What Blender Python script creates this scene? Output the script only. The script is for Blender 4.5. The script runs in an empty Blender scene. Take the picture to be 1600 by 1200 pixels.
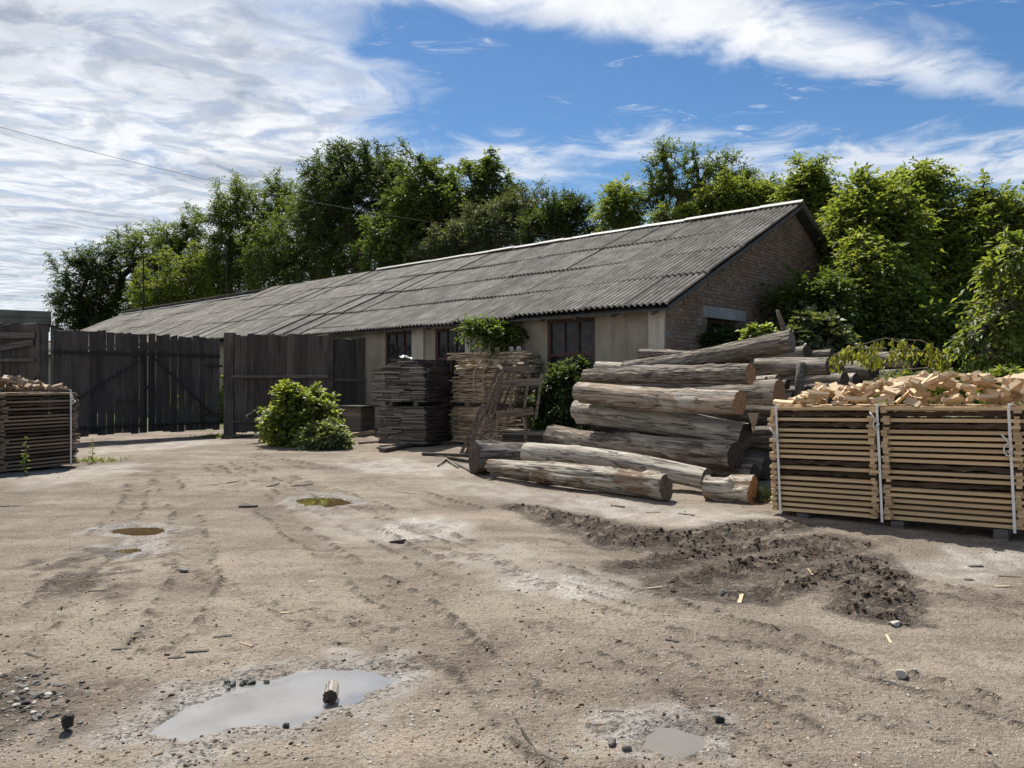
import bpy, bmesh, math, random
import numpy as np
from mathutils import Vector, Matrix, Euler

R = math.radians
random.seed(7)
rng = np.random.default_rng(7)
scene = bpy.context.scene
COL = scene.collection

# ------------------------------------------------------------------ camera
FPX, HOR, EYE = 1164.0, 588.0, 1.6          # focal length and horizon of the 1600x1200 photo, eye height
cam_d = bpy.data.cameras.new('camera')
cam = bpy.data.objects.new('camera', cam_d)
COL.objects.link(cam)
cam.location = (0, 0, EYE)
cam.rotation_euler = (R(90), 0, 0)
cam_d.sensor_width = 36.0
cam_d.lens = 36.0 * FPX / 1600.0
cam_d.shift_y = (HOR - 600.0) / 1600.0
cam_d.clip_end = 3000
cam_d.clip_start = 0.05
scene.camera = cam

# ------------------------------------------------------------------ sky
SUN_EL, SUN_AZ = R(59), R(-18)              # azimuth from +Y, negative is to the left
world = bpy.data.worlds.new('World')
scene.world = world
world.use_nodes = True


def build_world():
    nt = world.node_tree
    nt.nodes.clear()
    N, L = nt.nodes.new, nt.links.new
    out = N('ShaderNodeOutputWorld')
    bg = N('ShaderNodeBackground')
    bg.inputs['Strength'].default_value = 0.09
    sky = N('ShaderNodeTexSky')
    sky.sky_type = 'NISHITA'
    sky.sun_disc = False
    sky.sun_elevation = SUN_EL
    sky.sun_rotation = SUN_AZ
    sky.altitude = 300
    sky.air_density = 1.0
    sky.dust_density = 0.25
    sky.ozone_density = 2.5

    def val(x):
        return x

    def m(op, a, b=None, c=None, clamp=False):
        n = N('ShaderNodeMath')
        n.operation = op
        n.use_clamp = clamp
        for i, v in enumerate((a, b, c)):
            if v is None:
                continue
            if isinstance(v, (int, float)):
                n.inputs[i].default_value = v
            else:
                L(v, n.inputs[i])
        return n.outputs[0]

    def smooth(v, lo, hi):
        n = N('ShaderNodeMapRange')
        n.interpolation_type = 'SMOOTHSTEP'
        n.inputs['From Min'].default_value = lo
        n.inputs['From Max'].default_value = hi
        L(v, n.inputs['Value'])
        return n.outputs['Result']

    tc = N('ShaderNodeTexCoord')
    sep = N('ShaderNodeSeparateXYZ')
    L(tc.outputs['Generated'], sep.inputs[0])
    zc = m('MAXIMUM', sep.outputs['Z'], 0.03)
    px = m('DIVIDE', sep.outputs['X'], zc)      # position on a flat cloud deck overhead
    py = m('DIVIDE', sep.outputs['Y'], zc)
    deck = N('ShaderNodeCombineXYZ')
    L(px, deck.inputs['X'])
    L(py, deck.inputs['Y'])

    def noise(scale, detail, rough, rot, stretch, off=(0, 0, 0), dist=0.0):
        mp = N('ShaderNodeMapping')
        mp.inputs['Rotation'].default_value = (0, 0, rot)
        mp.inputs['Scale'].default_value = stretch
        mp.inputs['Location'].default_value = off
        L(deck.outputs[0], mp.inputs['Vector'])
        n = N('ShaderNodeTexNoise')
        n.inputs['Scale'].default_value = scale
        n.inputs['Detail'].default_value = detail
        n.inputs['Roughness'].default_value = rough
        n.inputs['Distortion'].default_value = dist
        L(mp.outputs[0], n.inputs['Vector'])
        return n.outputs['Fac']

    fine = noise(3.0, 9, 0.60, R(-22), (1.0, 1.0, 1), (3.1, 1.7, 0), 0.7)
    wisp = noise(5.5, 8, 0.64, R(-28), (0.75, 1.35, 1), (0.3, 4.2, 0), 0.9)
    big = noise(0.9, 4, 0.5, R(-18), (0.8, 1.3, 1), (7.3, 2.2, 0), 0.2)
    fine_s = noise(3.0, 9, 0.60, R(-22), (1.0, 1.0, 1), (3.13, 1.82, 0), 0.7)   # same field, a step towards the sun
    wob = m('MULTIPLY', m('SUBTRACT', fine, 0.5), 1.1)
    wob2 = m('MULTIPLY', m('SUBTRACT', big, 0.5), 0.9)
    # wide bank of cloud on the left: everything left of a line across the deck
    edge = m('ADD', px, m('MULTIPLY', py, 0.16))
    edge = m('ADD', edge, m('ADD', wob, wob2))
    left = m('SUBTRACT', 1.0, smooth(edge, -0.42, 0.10))
    # long band crossing the deck overhead
    line = m('SUBTRACT', py, m('MULTIPLY', px, 0.33))
    line = m('ADD', line, m('MULTIPLY', wob, 0.42))
    band_lo = m('SUBTRACT', 1.0, smooth(line, 1.98, 2.18))
    line2 = m('SUBTRACT', py, m('MULTIPLY', px, 0.62))
    line2 = m('ADD', line2, m('MULTIPLY', wob, 0.5))
    band_hi = smooth(line2, 1.34, 1.74)
    band = m('MULTIPLY', band_lo, band_hi)
    # thin far layer low over the horizon
    far = m('MULTIPLY', smooth(m('ADD', py, m('MULTIPLY', wob, 1.5)), 2.95, 3.5),
            smooth(m('ADD', big, m('MULTIPLY', wob, 0.35)), 0.36, 0.62))
    far = m('MULTIPLY', far, 0.75)
    # scattered wisps everywhere
    scat = m('MULTIPLY', smooth(m('ADD', wisp, m('MULTIPLY', m('SUBTRACT', big, 0.5), 0.7)), 0.58, 0.80), 0.6)
    cov = m('MAXIMUM', m('MAXIMUM', m('MULTIPLY', left, 0.96), band), m('MAXIMUM', far, scat))
    tex = smooth(m('ADD', m('MULTIPLY', fine, 0.55), m('MULTIPLY', wisp, 0.45)), 0.30, 0.56)
    cov = m('MULTIPLY', cov, m('ADD', 0.52, m('MULTIPLY', tex, 0.48)), clamp=True)
    # cloud tone: sunlit white to the grey of thick parts
    tone = smooth(m('ADD', m('MULTIPLY', big, 0.6), m('MULTIPLY', fine, 0.5)), 0.47, 0.70)
    relief = smooth(m('SUBTRACT', fine_s, fine), -0.10, 0.12)
    tone = m('ADD', m('MULTIPLY', tone, 0.55), m('MULTIPLY', relief, 0.55), clamp=True)
    ccol = N('ShaderNodeMix')
    ccol.data_type = 'RGBA'
    ccol.inputs['A'].default_value = (7.2, 7.3, 7.45, 1)
    ccol.inputs['B'].default_value = (2.7, 3.05, 3.75, 1)
    thick = m('MULTIPLY', tone, m('ADD', 0.35, m('MULTIPLY', smooth(left, 0.3, 1.0), 0.65)))
    L(thick, ccol.inputs['Factor'])
    hs = N('ShaderNodeHueSaturation')
    hs.inputs['Saturation'].default_value = 1.22
    hs.inputs['Value'].default_value = 0.73
    L(sky.outputs[0], hs.inputs['Color'])
    mix = N('ShaderNodeMix')
    mix.data_type = 'RGBA'
    L(cov, mix.inputs['Factor'])
    L(hs.outputs[0], mix.inputs['A'])
    L(ccol.outputs['Result'], mix.inputs['B'])
    L(mix.outputs['Result'], bg.inputs['Color'])
    L(bg.outputs[0], out.inputs['Surface'])


build_world()

# ------------------------------------------------------------------ sun
sun_d = bpy.data.lights.new('sun', 'SUN')
sun_d.energy = 4.5
sun_d.angle = R(0.6)
sun_d.color = (1.0, 0.94, 0.84)
sun = bpy.data.objects.new('sun', sun_d)
COL.objects.link(sun)
_to = Vector((math.sin(SUN_AZ) * math.cos(SUN_EL), math.cos(SUN_AZ) * math.cos(SUN_EL), math.sin(SUN_EL)))
sun.rotation_euler = (-_to).to_track_quat('-Z', 'Y').to_euler()
sun.location = (-20, 40, 60)

scene.view_settings.view_transform = 'Standard'
scene.view_settings.look = 'None'
scene.view_settings.exposure = 0.68
scene.view_settings.gamma = 1.0
scene.view_settings.use_curve_mapping = False
scene.render.engine = 'CYCLES'
scene.cycles.max_bounces = 8
scene.cycles.transparent_max_bounces = 8
scene.cycles.caustics_reflective = False
scene.cycles.caustics_refractive = False


# ------------------------------------------------------------------ helpers
def G(px, py, z=0.0):
    d = FPX * (EYE - z) / (py - HOR)
    return Vector(((px - 800.0) / FPX * d, d, z))


def P(px, py, d):
    return Vector(((px - 800.0) / FPX * d, d, EYE - (py - HOR) / FPX * d))


def link(o, parent=None):
    COL.objects.link(o)
    if parent is not None:
        o.parent = parent
    return o


def tag(o, label=None, cat=None, group=None, kind=None):
    if label:
        o['label'] = label
    if cat:
        o['category'] = cat
    if group:
        o['group'] = group
    if kind:
        o['kind'] = kind
    return o


def empty(name, loc=(0, 0, 0), rz=0.0):
    o = bpy.data.objects.new(name, None)
    o.empty_display_size = 0.2
    o.location = loc
    o.rotation_euler = (0, 0, rz)
    COL.objects.link(o)
    return o


def mesh_pd(name, verts, faces, mat=None, smooth=False):
    me = bpy.data.meshes.new(name)
    me.from_pydata([tuple(v) for v in verts], [], faces)
    me.update()
    if mat is not None:
        me.materials.append(mat)
    if smooth:
        me.polygons.foreach_set('use_smooth', [True] * len(me.polygons))
    return me


def mesh_np(name, verts, quads, mat=None, smooth=False, tris=None):
    """fast mesh from numpy: verts (n,3), quads (m,4) or tris (k,3)"""
    me = bpy.data.meshes.new(name)
    me.vertices.add(len(verts))
    me.vertices.foreach_set('co', np.ascontiguousarray(verts, dtype=np.float32).ravel())
    fl = quads if quads is not None else tris
    k = fl.shape[1]
    me.loops.add(fl.size)
    me.loops.foreach_set('vertex_index', np.ascontiguousarray(fl, dtype=np.int32).ravel())
    me.polygons.add(len(fl))
    me.polygons.foreach_set('loop_start', np.arange(0, fl.size, k, dtype=np.int32))
    if smooth:
        me.polygons.foreach_set('use_smooth', np.ones(len(fl), dtype=bool))
    me.update(calc_edges=True)
    if mat is not None:
        me.materials.append(mat)
    return me


def obj(name, me, parent=None, loc=(0, 0, 0), rot=(0, 0, 0), scale=(1, 1, 1)):
    o = bpy.data.objects.new(name, me)
    o.location = loc
    o.rotation_euler = rot
    o.scale = scale
    return link(o, parent)


class MB:
    """collects boxes and tubes into one mesh"""

    def __init__(self):
        self.v, self.f = [], []

    def box(self, c, s, rot=None, taper=1.0):
        c = Vector(c)
        hx, hy, hz = s[0] / 2, s[1] / 2, s[2] / 2
        b = len(self.v)
        for dz in (-1, 1):
            k = 1.0 if dz < 0 else taper
            for dx, dy in ((-1, -1), (1, -1), (1, 1), (-1, 1)):
                p = Vector((dx * hx * k, dy * hy * k, dz * hz))
                if rot is not None:
                    p = rot @ p
                self.v.append(c + p)
        self.f += [(b, b + 3, b + 2, b + 1), (b + 4, b + 5, b + 6, b + 7), (b, b + 1, b + 5, b + 4),
                   (b + 1, b + 2, b + 6, b + 5), (b + 2, b + 3, b + 7, b + 6), (b + 3, b, b + 4, b + 7)]
        return self

    def span(self, x0, x1, y0, y1, z0, z1):
        return self.box(((x0 + x1) / 2, (y0 + y1) / 2, (z0 + z1) / 2), (x1 - x0, y1 - y0, z1 - z0))

    def bar(self, a, b, w, h, up=Vector((0, 0, 1))):
        a, b = Vector(a), Vector(b)
        d = (b - a)
        L = d.length
        x = d.normalized()
        y = up.cross(x)
        if y.length < 1e-4:
            y = Vector((0, 1, 0)).cross(x)
        y.normalize()
        z = x.cross(y)
        M = Matrix((x, y, z)).transposed()
        return self.box((a + b) / 2, (L, w, h), M)

    def tube(self, pts, rad, n=6, cap=True):
        pts = [Vector(p) for p in pts]
        if not hasattr(rad, '__len__'):
            rad = [rad] * len(pts)
        base = len(self.v)
        prev = None
        for i, p in enumerate(pts):
            t = (pts[min(i + 1, len(pts) - 1)] - pts[max(i - 1, 0)]).normalized()
            ref = Vector((0, 0, 1)) if abs(t.z) < 0.9 else Vector((1, 0, 0))
            if prev is None:
                u = t.cross(ref).normalized()
            else:
                u = (prev - t * prev.dot(t)).normalized()
            prev = u
            w = t.cross(u)
            for k in range(n):
                a = 2 * math.pi * k / n
                self.v.append(p + (u * math.cos(a) + w * math.sin(a)) * rad[i])
        for i in range(len(pts) - 1):
            for k in range(n):
                a, b2 = base + i * n + k, base + i * n + (k + 1) % n
                self.f.append((a, b2, b2 + n, a + n))
        if cap:
            self.f.append(tuple(base + k for k in reversed(range(n))))
            e = base + (len(pts) - 1) * n
            self.f.append(tuple(e + k for k in range(n)))
        return self

    def build(self, name, mat, parent=None, smooth=False, loc=(0, 0, 0), rot=(0, 0, 0)):
        return obj(name, mesh_pd(name, self.v, self.f, mat, smooth), parent, loc, rot)


# value noise for shaping geometry
def _hash(ix, iy, seed):
    h = (ix.astype(np.int64) * 374761393 + iy.astype(np.int64) * 668265263 + seed * 1442695041) & 0xFFFFFFFF
    h = ((h ^ (h >> 13)) * 1274126177) & 0xFFFFFFFF
    return ((h ^ (h >> 16)) & 0xFFFF) / 65535.0


def vnoise(x, y, seed=0):
    x, y = np.asarray(x, float), np.asarray(y, float)
    ix, iy = np.floor(x), np.floor(y)
    fx, fy = x - ix, y - iy
    fx, fy = fx * fx * (3 - 2 * fx), fy * fy * (3 - 2 * fy)
    a, b = _hash(ix, iy, seed), _hash(ix + 1, iy, seed)
    c, d = _hash(ix, iy + 1, seed), _hash(ix + 1, iy + 1, seed)
    return (a + (b - a) * fx) * (1 - fy) + (c + (d - c) * fx) * fy


def fbm(x, y, seed=0, oct=4, gain=0.5):
    s, a, t = 0.0, 1.0, 0.0
    for k in range(oct):
        s = s + a * vnoise(x * 2 ** k, y * 2 ** k, seed + k * 17)
        t += a
        a *= gain
    return s / t


def sstep(v, lo, hi):
    t = np.clip((v - lo) / (hi - lo), 0, 1)
    return t * t * (3 - 2 * t)


# ------------------------------------------------------------------ materials
class NT:
    def __init__(self, name):
        self.m = bpy.data.materials.new(name)
        self.m.use_nodes = True
        self.t = self.m.node_tree
        self.t.nodes.clear()
        self.out = self.n('ShaderNodeOutputMaterial')

    def n(self, k, **kw):
        nd = self.t.nodes.new(k)
        for a, v in kw.items():
            setattr(nd, a, v)
        return nd

    def set(self, sock, v):
        if isinstance(v, bpy.types.NodeSocket):
            self.t.links.new(v, sock)
        elif isinstance(v, (tuple, list)) and len(v) == 3 and sock.type == 'RGBA':
            sock.default_value = (*v, 1)
        else:
            sock.default_value = v

    def math(self, op, a, b=0.0, clamp=False):
        nd = self.n('ShaderNodeMath', operation=op, use_clamp=clamp)
        self.set(nd.inputs[0], a)
        self.set(nd.inputs[1], b)
        return nd.outputs[0]

    def mix(self, f, a, b, blend='MIX'):
        nd = self.n('ShaderNodeMix', data_type='RGBA', blend_type=blend)
        self.set(nd.inputs['Factor'], f)
        self.set(nd.inputs['A'], a)
        self.set(nd.inputs['B'], b)
        return nd.outputs['Result']

    def coord(self, which='Object', scale=(1, 1, 1), off=None):
        tc = self.n('ShaderNodeTexCoord')
        mp = self.n('ShaderNodeMapping')
        mp.inputs['Scale'].default_value = scale
        self.t.links.new(tc.outputs[which], mp.inputs['Vector'])
        if off is not None:
            cb = self.n('ShaderNodeCombineXYZ')
            for i in range(3):
                self.t.links.new(off, cb.inputs[i])
            self.t.links.new(cb.outputs[0], mp.inputs['Location'])
        return mp.outputs[0]

    def noise(self, vec, scale, detail=4, rough=0.55, dist=0.0):
        nd = self.n('ShaderNodeTexNoise')
        self.t.links.new(vec, nd.inputs['Vector'])
        nd.inputs['Scale'].default_value = scale
        nd.inputs['Detail'].default_value = detail
        nd.inputs['Roughness'].default_value = rough
        nd.inputs['Distortion'].default_value = dist
        return nd.outputs['Fac']

    def voronoi(self, vec, scale, feature='F1', out='Distance'):
        nd = self.n('ShaderNodeTexVoronoi', feature=feature)
        self.t.links.new(vec, nd.inputs['Vector'])
        nd.inputs['Scale'].default_value = scale
        return nd.outputs[out]

    def remap(self, v, a, b, c=0.0, d=1.0, smooth=True):
        nd = self.n('ShaderNodeMapRange')
        if smooth:
            nd.interpolation_type = 'SMOOTHSTEP'
        self.set(nd.inputs['Value'], v)
        nd.inputs['From Min'].default_value = a
        nd.inputs['From Max'].default_value = b
        nd.inputs['To Min'].default_value = c
        nd.inputs['To Max'].default_value = d
        return nd.outputs['Result']

    def rand(self):
        return self.n('ShaderNodeObjectInfo').outputs['Random']

    def bump(self, h, strength=0.5, dist=0.02, normal=None):
        nd = self.n('ShaderNodeBump')
        nd.inputs['Strength'].default_value = strength
        nd.inputs['Distance'].default_value = dist
        self.set(nd.inputs['Height'], h)
        if normal is not None:
            self.t.links.new(normal, nd.inputs['Normal'])
        return nd.outputs[0]

    def principled(self, color, rough=0.8, normal=None, spec=0.3, **kw):
        b = self.n('ShaderNodeBsdfPrincipled')
        self.set(b.inputs['Base Color'], color)
        self.set(b.inputs['Roughness'], rough)
        self.set(b.inputs['Specular IOR Level'], spec)
        if normal is not None:
            self.t.links.new(normal, b.inputs['Normal'])
        for k, v in kw.items():
            self.set(b.inputs[k], v)
        self.t.links.new(b.outputs[0], self.out.inputs['Surface'])
        return self.m


def brightness(t, col, amt, rnd):
    """random lighter or darker per object"""
    hs = t.n('ShaderNodeHueSaturation')
    t.set(hs.inputs['Color'], col)
    t.set(hs.inputs['Value'], t.remap(rnd, 0, 1, 1 - amt, 1 + amt, False))
    return hs.outputs[0]


def wood(name, dark, light, grain=(1.5, 22, 22), rand=0.25, bump=0.35, rough=0.8, stain=None, stain_amt=0.5, stain_scale=1.6, spec=0.25):
    t = NT(name)
    r = t.rand()
    off = t.math('MULTIPLY', r, 37.0)
    v = t.coord('Object', grain, off)
    a = t.noise(v, 1.0, 6, 0.6, 0.4)
    col = t.mix(t.remap(a, 0.3, 0.7), dark, light)
    if stain is not None:
        v2 = t.coord('Object', (stain_scale * 0.5, stain_scale, stain_scale), off)
        s = t.noise(v2, 1.0, 5, 0.6)
        col = t.mix(t.remap(s, 0.42, 0.68, 0, stain_amt), col, stain)
    col = brightness(t, col, rand, r)
    return t.principled(col, rough, t.bump(a, bump, 0.01), spec)


M = {}
M['gate_wood'] = wood('gate_wood', (0.041, 0.035, 0.031), (0.118, 0.103, 0.090), (24, 24, 1.2), 0.3, 0.5, 0.85, (0.02, 0.018, 0.018), 0.6)
M['old_beam'] = wood('old_beam', (0.05, 0.045, 0.042), (0.13, 0.12, 0.11), (2, 26, 26), 0.2, 0.5, 0.85)
M['fresh_board'] = wood('fresh_board', (0.42, 0.292, 0.165), (0.65, 0.485, 0.295), (1.4, 26, 26), 0.2, 0.2, 0.7, (0.30, 0.19, 0.10), 0.35)
M['aged_board'] = wood('aged_board', (0.15, 0.10, 0.065), (0.33, 0.25, 0.17), (1.4, 26, 26), 0.3, 0.3, 0.75, (0.10, 0.06, 0.04), 0.5)
M['bark_edge'] = wood('bark_edge', (0.040, 0.029, 0.021), (0.16, 0.115, 0.080), (5, 30, 30), 0.25, 1.0, 0.9)
M['offcut_wood'] = wood('offcut_wood', (0.46, 0.33, 0.20), (0.66, 0.52, 0.35), (3, 30, 30), 0.22, 0.2, 0.7, (0.36, 0.22, 0.12), 0.4, 5)
M['offcut_aged'] = wood('offcut_aged', (0.26, 0.19, 0.13), (0.48, 0.38, 0.28), (3, 30, 30), 0.35, 0.2, 0.75, (0.20, 0.11, 0.05), 0.5, 5)
M['grey_lath'] = wood('grey_lath', (0.085, 0.076, 0.066), (0.27, 0.24, 0.20), (2, 26, 26), 0.7, 0.5, 0.85, (0.04, 0.035, 0.033), 0.6)  # light tones raised to paint the lit long face of the lath bundles
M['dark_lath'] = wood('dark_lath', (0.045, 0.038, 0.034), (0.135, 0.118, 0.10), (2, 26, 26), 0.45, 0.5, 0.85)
M['slab_wood'] = wood('slab_wood', (0.30, 0.23, 0.155), (0.54, 0.44, 0.32), (1.4, 20, 20), 0.25, 0.3, 0.75, (0.15, 0.09, 0.05), 0.5)
M['rack_wood'] = wood('rack_wood', (0.075, 0.058, 0.045), (0.195, 0.158, 0.125), (2, 26, 26), 0.2, 0.4, 0.8)
M['brown_paint'] = wood('brown_paint', (0.040, 0.022, 0.017), (0.080, 0.045, 0.034), (8, 8, 8), 0.1, 0.3, 0.6)
M['kennel_wood'] = wood('kennel_wood', (0.10, 0.08, 0.065), (0.21, 0.175, 0.145), (2, 22, 22), 0.3, 0.4, 0.85)


def log_mat(name, dark, light, furrow=0.0, blotch=(0.05, 0.04, 0.03), blotch_amt=0.6, grain=(1.6, 15, 15), bump=0.8):
    t = NT(name)
    r = t.rand()
    off = t.math('MULTIPLY', r, 53.0)
    v = t.coord('Object', grain, off)
    a = t.noise(v, 1.0, 8, 0.65, 0.6)
    col = t.mix(t.remap(a, 0.28, 0.72), dark, light)
    vb = t.coord('Object', (1.1, 3.2, 3.2), off)
    bl = t.noise(vb, 1.0, 6, 0.65, 0.5)
    col = t.mix(t.remap(bl, 0.50, 0.57, 0, blotch_amt), col, blotch)
    fl = t.noise(t.coord('Object', (2.6, 9, 9), off), 1.0, 5, 0.6)
    col = t.mix(t.remap(fl, 0.56, 0.62, 0, 0.30), col, light)
    # long drying cracks
    vc = t.coord('Object', (0.55, 8.5, 8.5), off)
    cr = t.noise(vc, 1.0, 3, 0.5, 0.9)
    crack = t.remap(t.math('ABSOLUTE', t.math('SUBTRACT', cr, 0.5)), 0.0, 0.022, 1.0, 0.0)
    col = t.mix(t.math('MULTIPLY', crack, 0.75), col, (0.018, 0.014, 0.011))
    h = t.math('SUBTRACT', a, t.math('MULTIPLY', crack, 0.7))
    if furrow > 0:
        vf = t.coord('Object', (5.5, 24, 24), off)
        f = t.voronoi(vf, 1.0)
        col = t.mix(t.remap(f, 0.12, 0.5, furrow, 0.0), col, light)
        h = t.math('SUBTRACT', h, t.math('MULTIPLY', f, 1.1))
    return t.principled(col, 0.88, t.bump(h, bump, 0.03), 0.2)


M['log_grey'] = log_mat('log_grey', (0.15, 0.13, 0.11), (0.41, 0.375, 0.325), 0, (0.10, 0.08, 0.06), 0.55)
M['log_pale'] = log_mat('log_pale', (0.25, 0.225, 0.19), (0.52, 0.48, 0.415), 0, (0.18, 0.15, 0.12), 0.5)
M['log_brown'] = log_mat('log_brown', (0.14, 0.105, 0.078), (0.38, 0.31, 0.245), 0, (0.37, 0.345, 0.31), 0.9)
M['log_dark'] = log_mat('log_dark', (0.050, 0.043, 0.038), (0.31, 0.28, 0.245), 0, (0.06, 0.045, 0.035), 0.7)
M['log_bark'] = log_mat('log_bark', (0.05, 0.043, 0.036), (0.29, 0.255, 0.215), 0.65, (0.11, 0.095, 0.078), 0.4, (3, 14, 14), 1.0)
M['log_weather'] = log_mat('log_weather', (0.085, 0.068, 0.054), (0.40, 0.35, 0.29), 0, (0.055, 0.042, 0.033), 0.7)
M['log_rot'] = log_mat('log_rot', (0.14, 0.122, 0.10), (0.52, 0.48, 0.41), 0, (0.13, 0.07, 0.035), 0.75)


def endgrain(name, base, dark):
    t = NT(name)
    tc = t.coord('Object', (1, 1, 1))
    sp = t.n('ShaderNodeSeparateXYZ')
    t.t.links.new(tc, sp.inputs[0])
    y, z = sp.outputs['Y'], sp.outputs['Z']
    wob = t.noise(t.coord('Object', (6, 6, 6), t.math('MULTIPLY', t.rand(), 11)), 1.0, 3)
    rad = t.math('SQRT', t.math('ADD', t.math('MULTIPLY', y, y), t.math('MULTIPLY', z, z)))
    rad = t.math('ADD', rad, t.math('MULTIPLY', wob, 0.03))
    ring = t.math('SINE', t.math('MULTIPLY', rad, 420.0))
    ang = t.math('ARCTAN2', y, z)
    cs = t.noise(t.coord('Object', (1, 1, 1)), 18, 5)
    col = t.mix(t.remap(ring, -1, 1, 0.0, 0.35), base, dark)
    col = t.mix(t.remap(cs, 0.42, 0.7, 0, 0.8), col, dark)
    rays = t.math('SINE', t.math('ADD', t.math('MULTIPLY', ang, 7.0), t.math('MULTIPLY', wob, 9.0)))
    col = t.mix(t.remap(rays, 0.965, 1.0, 0, 0.9), col, (0.02, 0.015, 0.01))
    col = brightness(t, col, 0.2, t.rand())
    return t.principled(col, 0.85, t.bump(ring, 0.25, 0.004), 0.2)


M['end_tan'] = endgrain('end_tan', (0.36, 0.21, 0.115), (0.20, 0.11, 0.06))
M['end_grey'] = endgrain('end_grey', (0.20, 0.17, 0.14), (0.08, 0.065, 0.055))
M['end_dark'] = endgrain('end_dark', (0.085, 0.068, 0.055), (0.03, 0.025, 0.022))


def mat_plaster(name, c1, c2, dirt):
    t = NT(name)
    v = t.coord('Object')
    a = t.noise(v, 1.3, 6, 0.6)
    b = t.noise(v, 14, 5, 0.6)
    drip = t.noise(t.coord('Object', (6, 6, 0.5)), 1.0, 4)
    col = t.mix(t.remap(a, 0.35, 0.65), c1, c2)
    col = t.mix(t.remap(drip, 0.5, 0.75, 0, 0.6), col, dirt)
    col = t.mix(t.remap(b, 0.55, 0.7, 0, 0.25), col, dirt)
    return t.principled(col, 0.92, t.bump(b, 0.35, 0.01), 0.15)


M['plaster'] = mat_plaster('plaster', (0.205, 0.185, 0.148), (0.29, 0.262, 0.215), (0.135, 0.122, 0.10))
M['plaster_pale'] = mat_plaster('plaster_pale', (0.36, 0.335, 0.285), (0.45, 0.42, 0.36), (0.25, 0.23, 0.20))
M['plaster_grey'] = mat_plaster('plaster_grey', (0.13, 0.125, 0.115), (0.19, 0.18, 0.165), (0.08, 0.075, 0.07))
M['concrete'] = mat_plaster('concrete', (0.30, 0.30, 0.29), (0.40, 0.40, 0.39), (0.22, 0.21, 0.20))
M['mortar'] = mat_plaster('mortar', (0.20, 0.16, 0.125), (0.27, 0.225, 0.18), (0.14, 0.11, 0.09))


def mat_brick():
    t = NT('brick')
    geo = t.n('ShaderNodeNewGeometry')
    r = t.math('FRACT', t.math('ADD', t.rand(), geo.outputs['Random Per Island']))
    v = t.coord('Object')
    a = t.noise(v, 9, 5, 0.6)
    w = t.noise(v, 0.8, 4, 0.6)
    ramp = t.n('ShaderNodeValToRGB')
    el = ramp.color_ramp.elements
    el[0].position, el[0].color = 0.0, (0.20, 0.13, 0.092, 1)
    el[1].position, el[1].color = 1.0, (0.35, 0.26, 0.19, 1)
    for p_, c_ in ((0.3, (0.245, 0.155, 0.108, 1)), (0.6, (0.30, 0.20, 0.142, 1)), (0.85, (0.225, 0.175, 0.14, 1))):
        e = el.new(p_)
        e.color = c_
    t.set(ramp.inputs[0], r)
    col = t.mix(t.remap(a, 0.45, 0.75, 0, 0.5), ramp.outputs[0], (0.30, 0.25, 0.20))
    col = t.mix(t.remap(w, 0.5, 0.7, 0, 0.5), col, (0.13, 0.10, 0.08))
    return t.principled(col, 0.92, t.bump(a, 0.5, 0.01), 0.15)


M['brick'] = mat_brick()


def mat_roof():
    t = NT('asbestos_sheet')
    r = t.rand()
    off = t.math('MULTIPLY', r, 29.0)
    v = t.coord('Object', (1, 1, 1), off)
    a = t.noise(v, 2.2, 7, 0.65)
    b = t.noise(t.coord('Object', (9, 2.2, 9), off), 1.0, 5, 0.6)
    c = t.noise(v, 38, 3, 0.6)
    col = t.mix(t.remap(a, 0.35, 0.68), (0.17, 0.16, 0.143), (0.285, 0.268, 0.238))
    col = t.mix(t.remap(b, 0.48, 0.72, 0, 0.65), col, (0.085, 0.078, 0.068))
    col = t.mix(t.remap(c, 0.60, 0.72, 0, 0.45), col, (0.40, 0.385, 0.34))
    # darker towards the valleys of the corrugation
    sp = t.n('ShaderNodeSeparateXYZ')
    t.t.links.new(t.coord('Object'), sp.inputs[0])
    col = t.mix(t.remap(sp.outputs['Z'], 0.016, -0.022, 0.0, 0.8), col, (0.06, 0.055, 0.05))
    col = brightness(t, col, 0.16, r)
    return t.principled(col, 0.93, t.bump(c, 0.3, 0.006), 0.15)


M['roof'] = mat_roof()


def plain(name, col, rough=0.6, spec=0.3, metal=0.0, nscale=8, amt=0.3):
    t = NT(name)
    a = t.noise(t.coord('Object'), nscale, 5, 0.6)
    c2 = tuple(x * (1 - amt) for x in col)
    c = t.mix(t.remap(a, 0.35, 0.65), c2, col)
    return t.principled(c, rough, t.bump(a, 0.2, 0.005), spec, Metallic=metal)


M['ridge'] = plain('ridge_cap', (0.36, 0.355, 0.34), 0.6, 0.3, 0.0, 5, 0.2)
M['rust'] = plain('rusty_iron', (0.075, 0.050, 0.038), 0.8, 0.3, 0.2, 14, 0.5)
M['dark_iron'] = plain('dark_iron', (0.035, 0.033, 0.033), 0.7, 0.3, 0.2, 14, 0.4)
M['strap'] = plain('white_strap', (0.72, 0.72, 0.70), 0.5, 0.4, 0, 20, 0.15)
M['wire'] = plain('black_cable', (0.02, 0.02, 0.02), 0.6)
M['tie'] = plain('tie_wire', (0.42, 0.38, 0.31), 0.6)
M['stone_dark'] = plain('stone_dark', (0.032, 0.032, 0.030), 0.8, 0.3, 0, 30, 0.4)
M['stone_grey'] = plain('stone_grey', (0.21, 0.20, 0.185), 0.9, 0.2, 0, 25, 0.45)
M['stone_pale'] = plain('stone_pale', (0.48, 0.45, 0.40), 0.9, 0.2, 0, 25, 0.3)
M['interior'] = plain('dark_interior', (0.02, 0.019, 0.018), 0.95, 0.1)
M['slate'] = plain('dark_roofing', (0.075, 0.073, 0.072), 0.9, 0.2)


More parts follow.
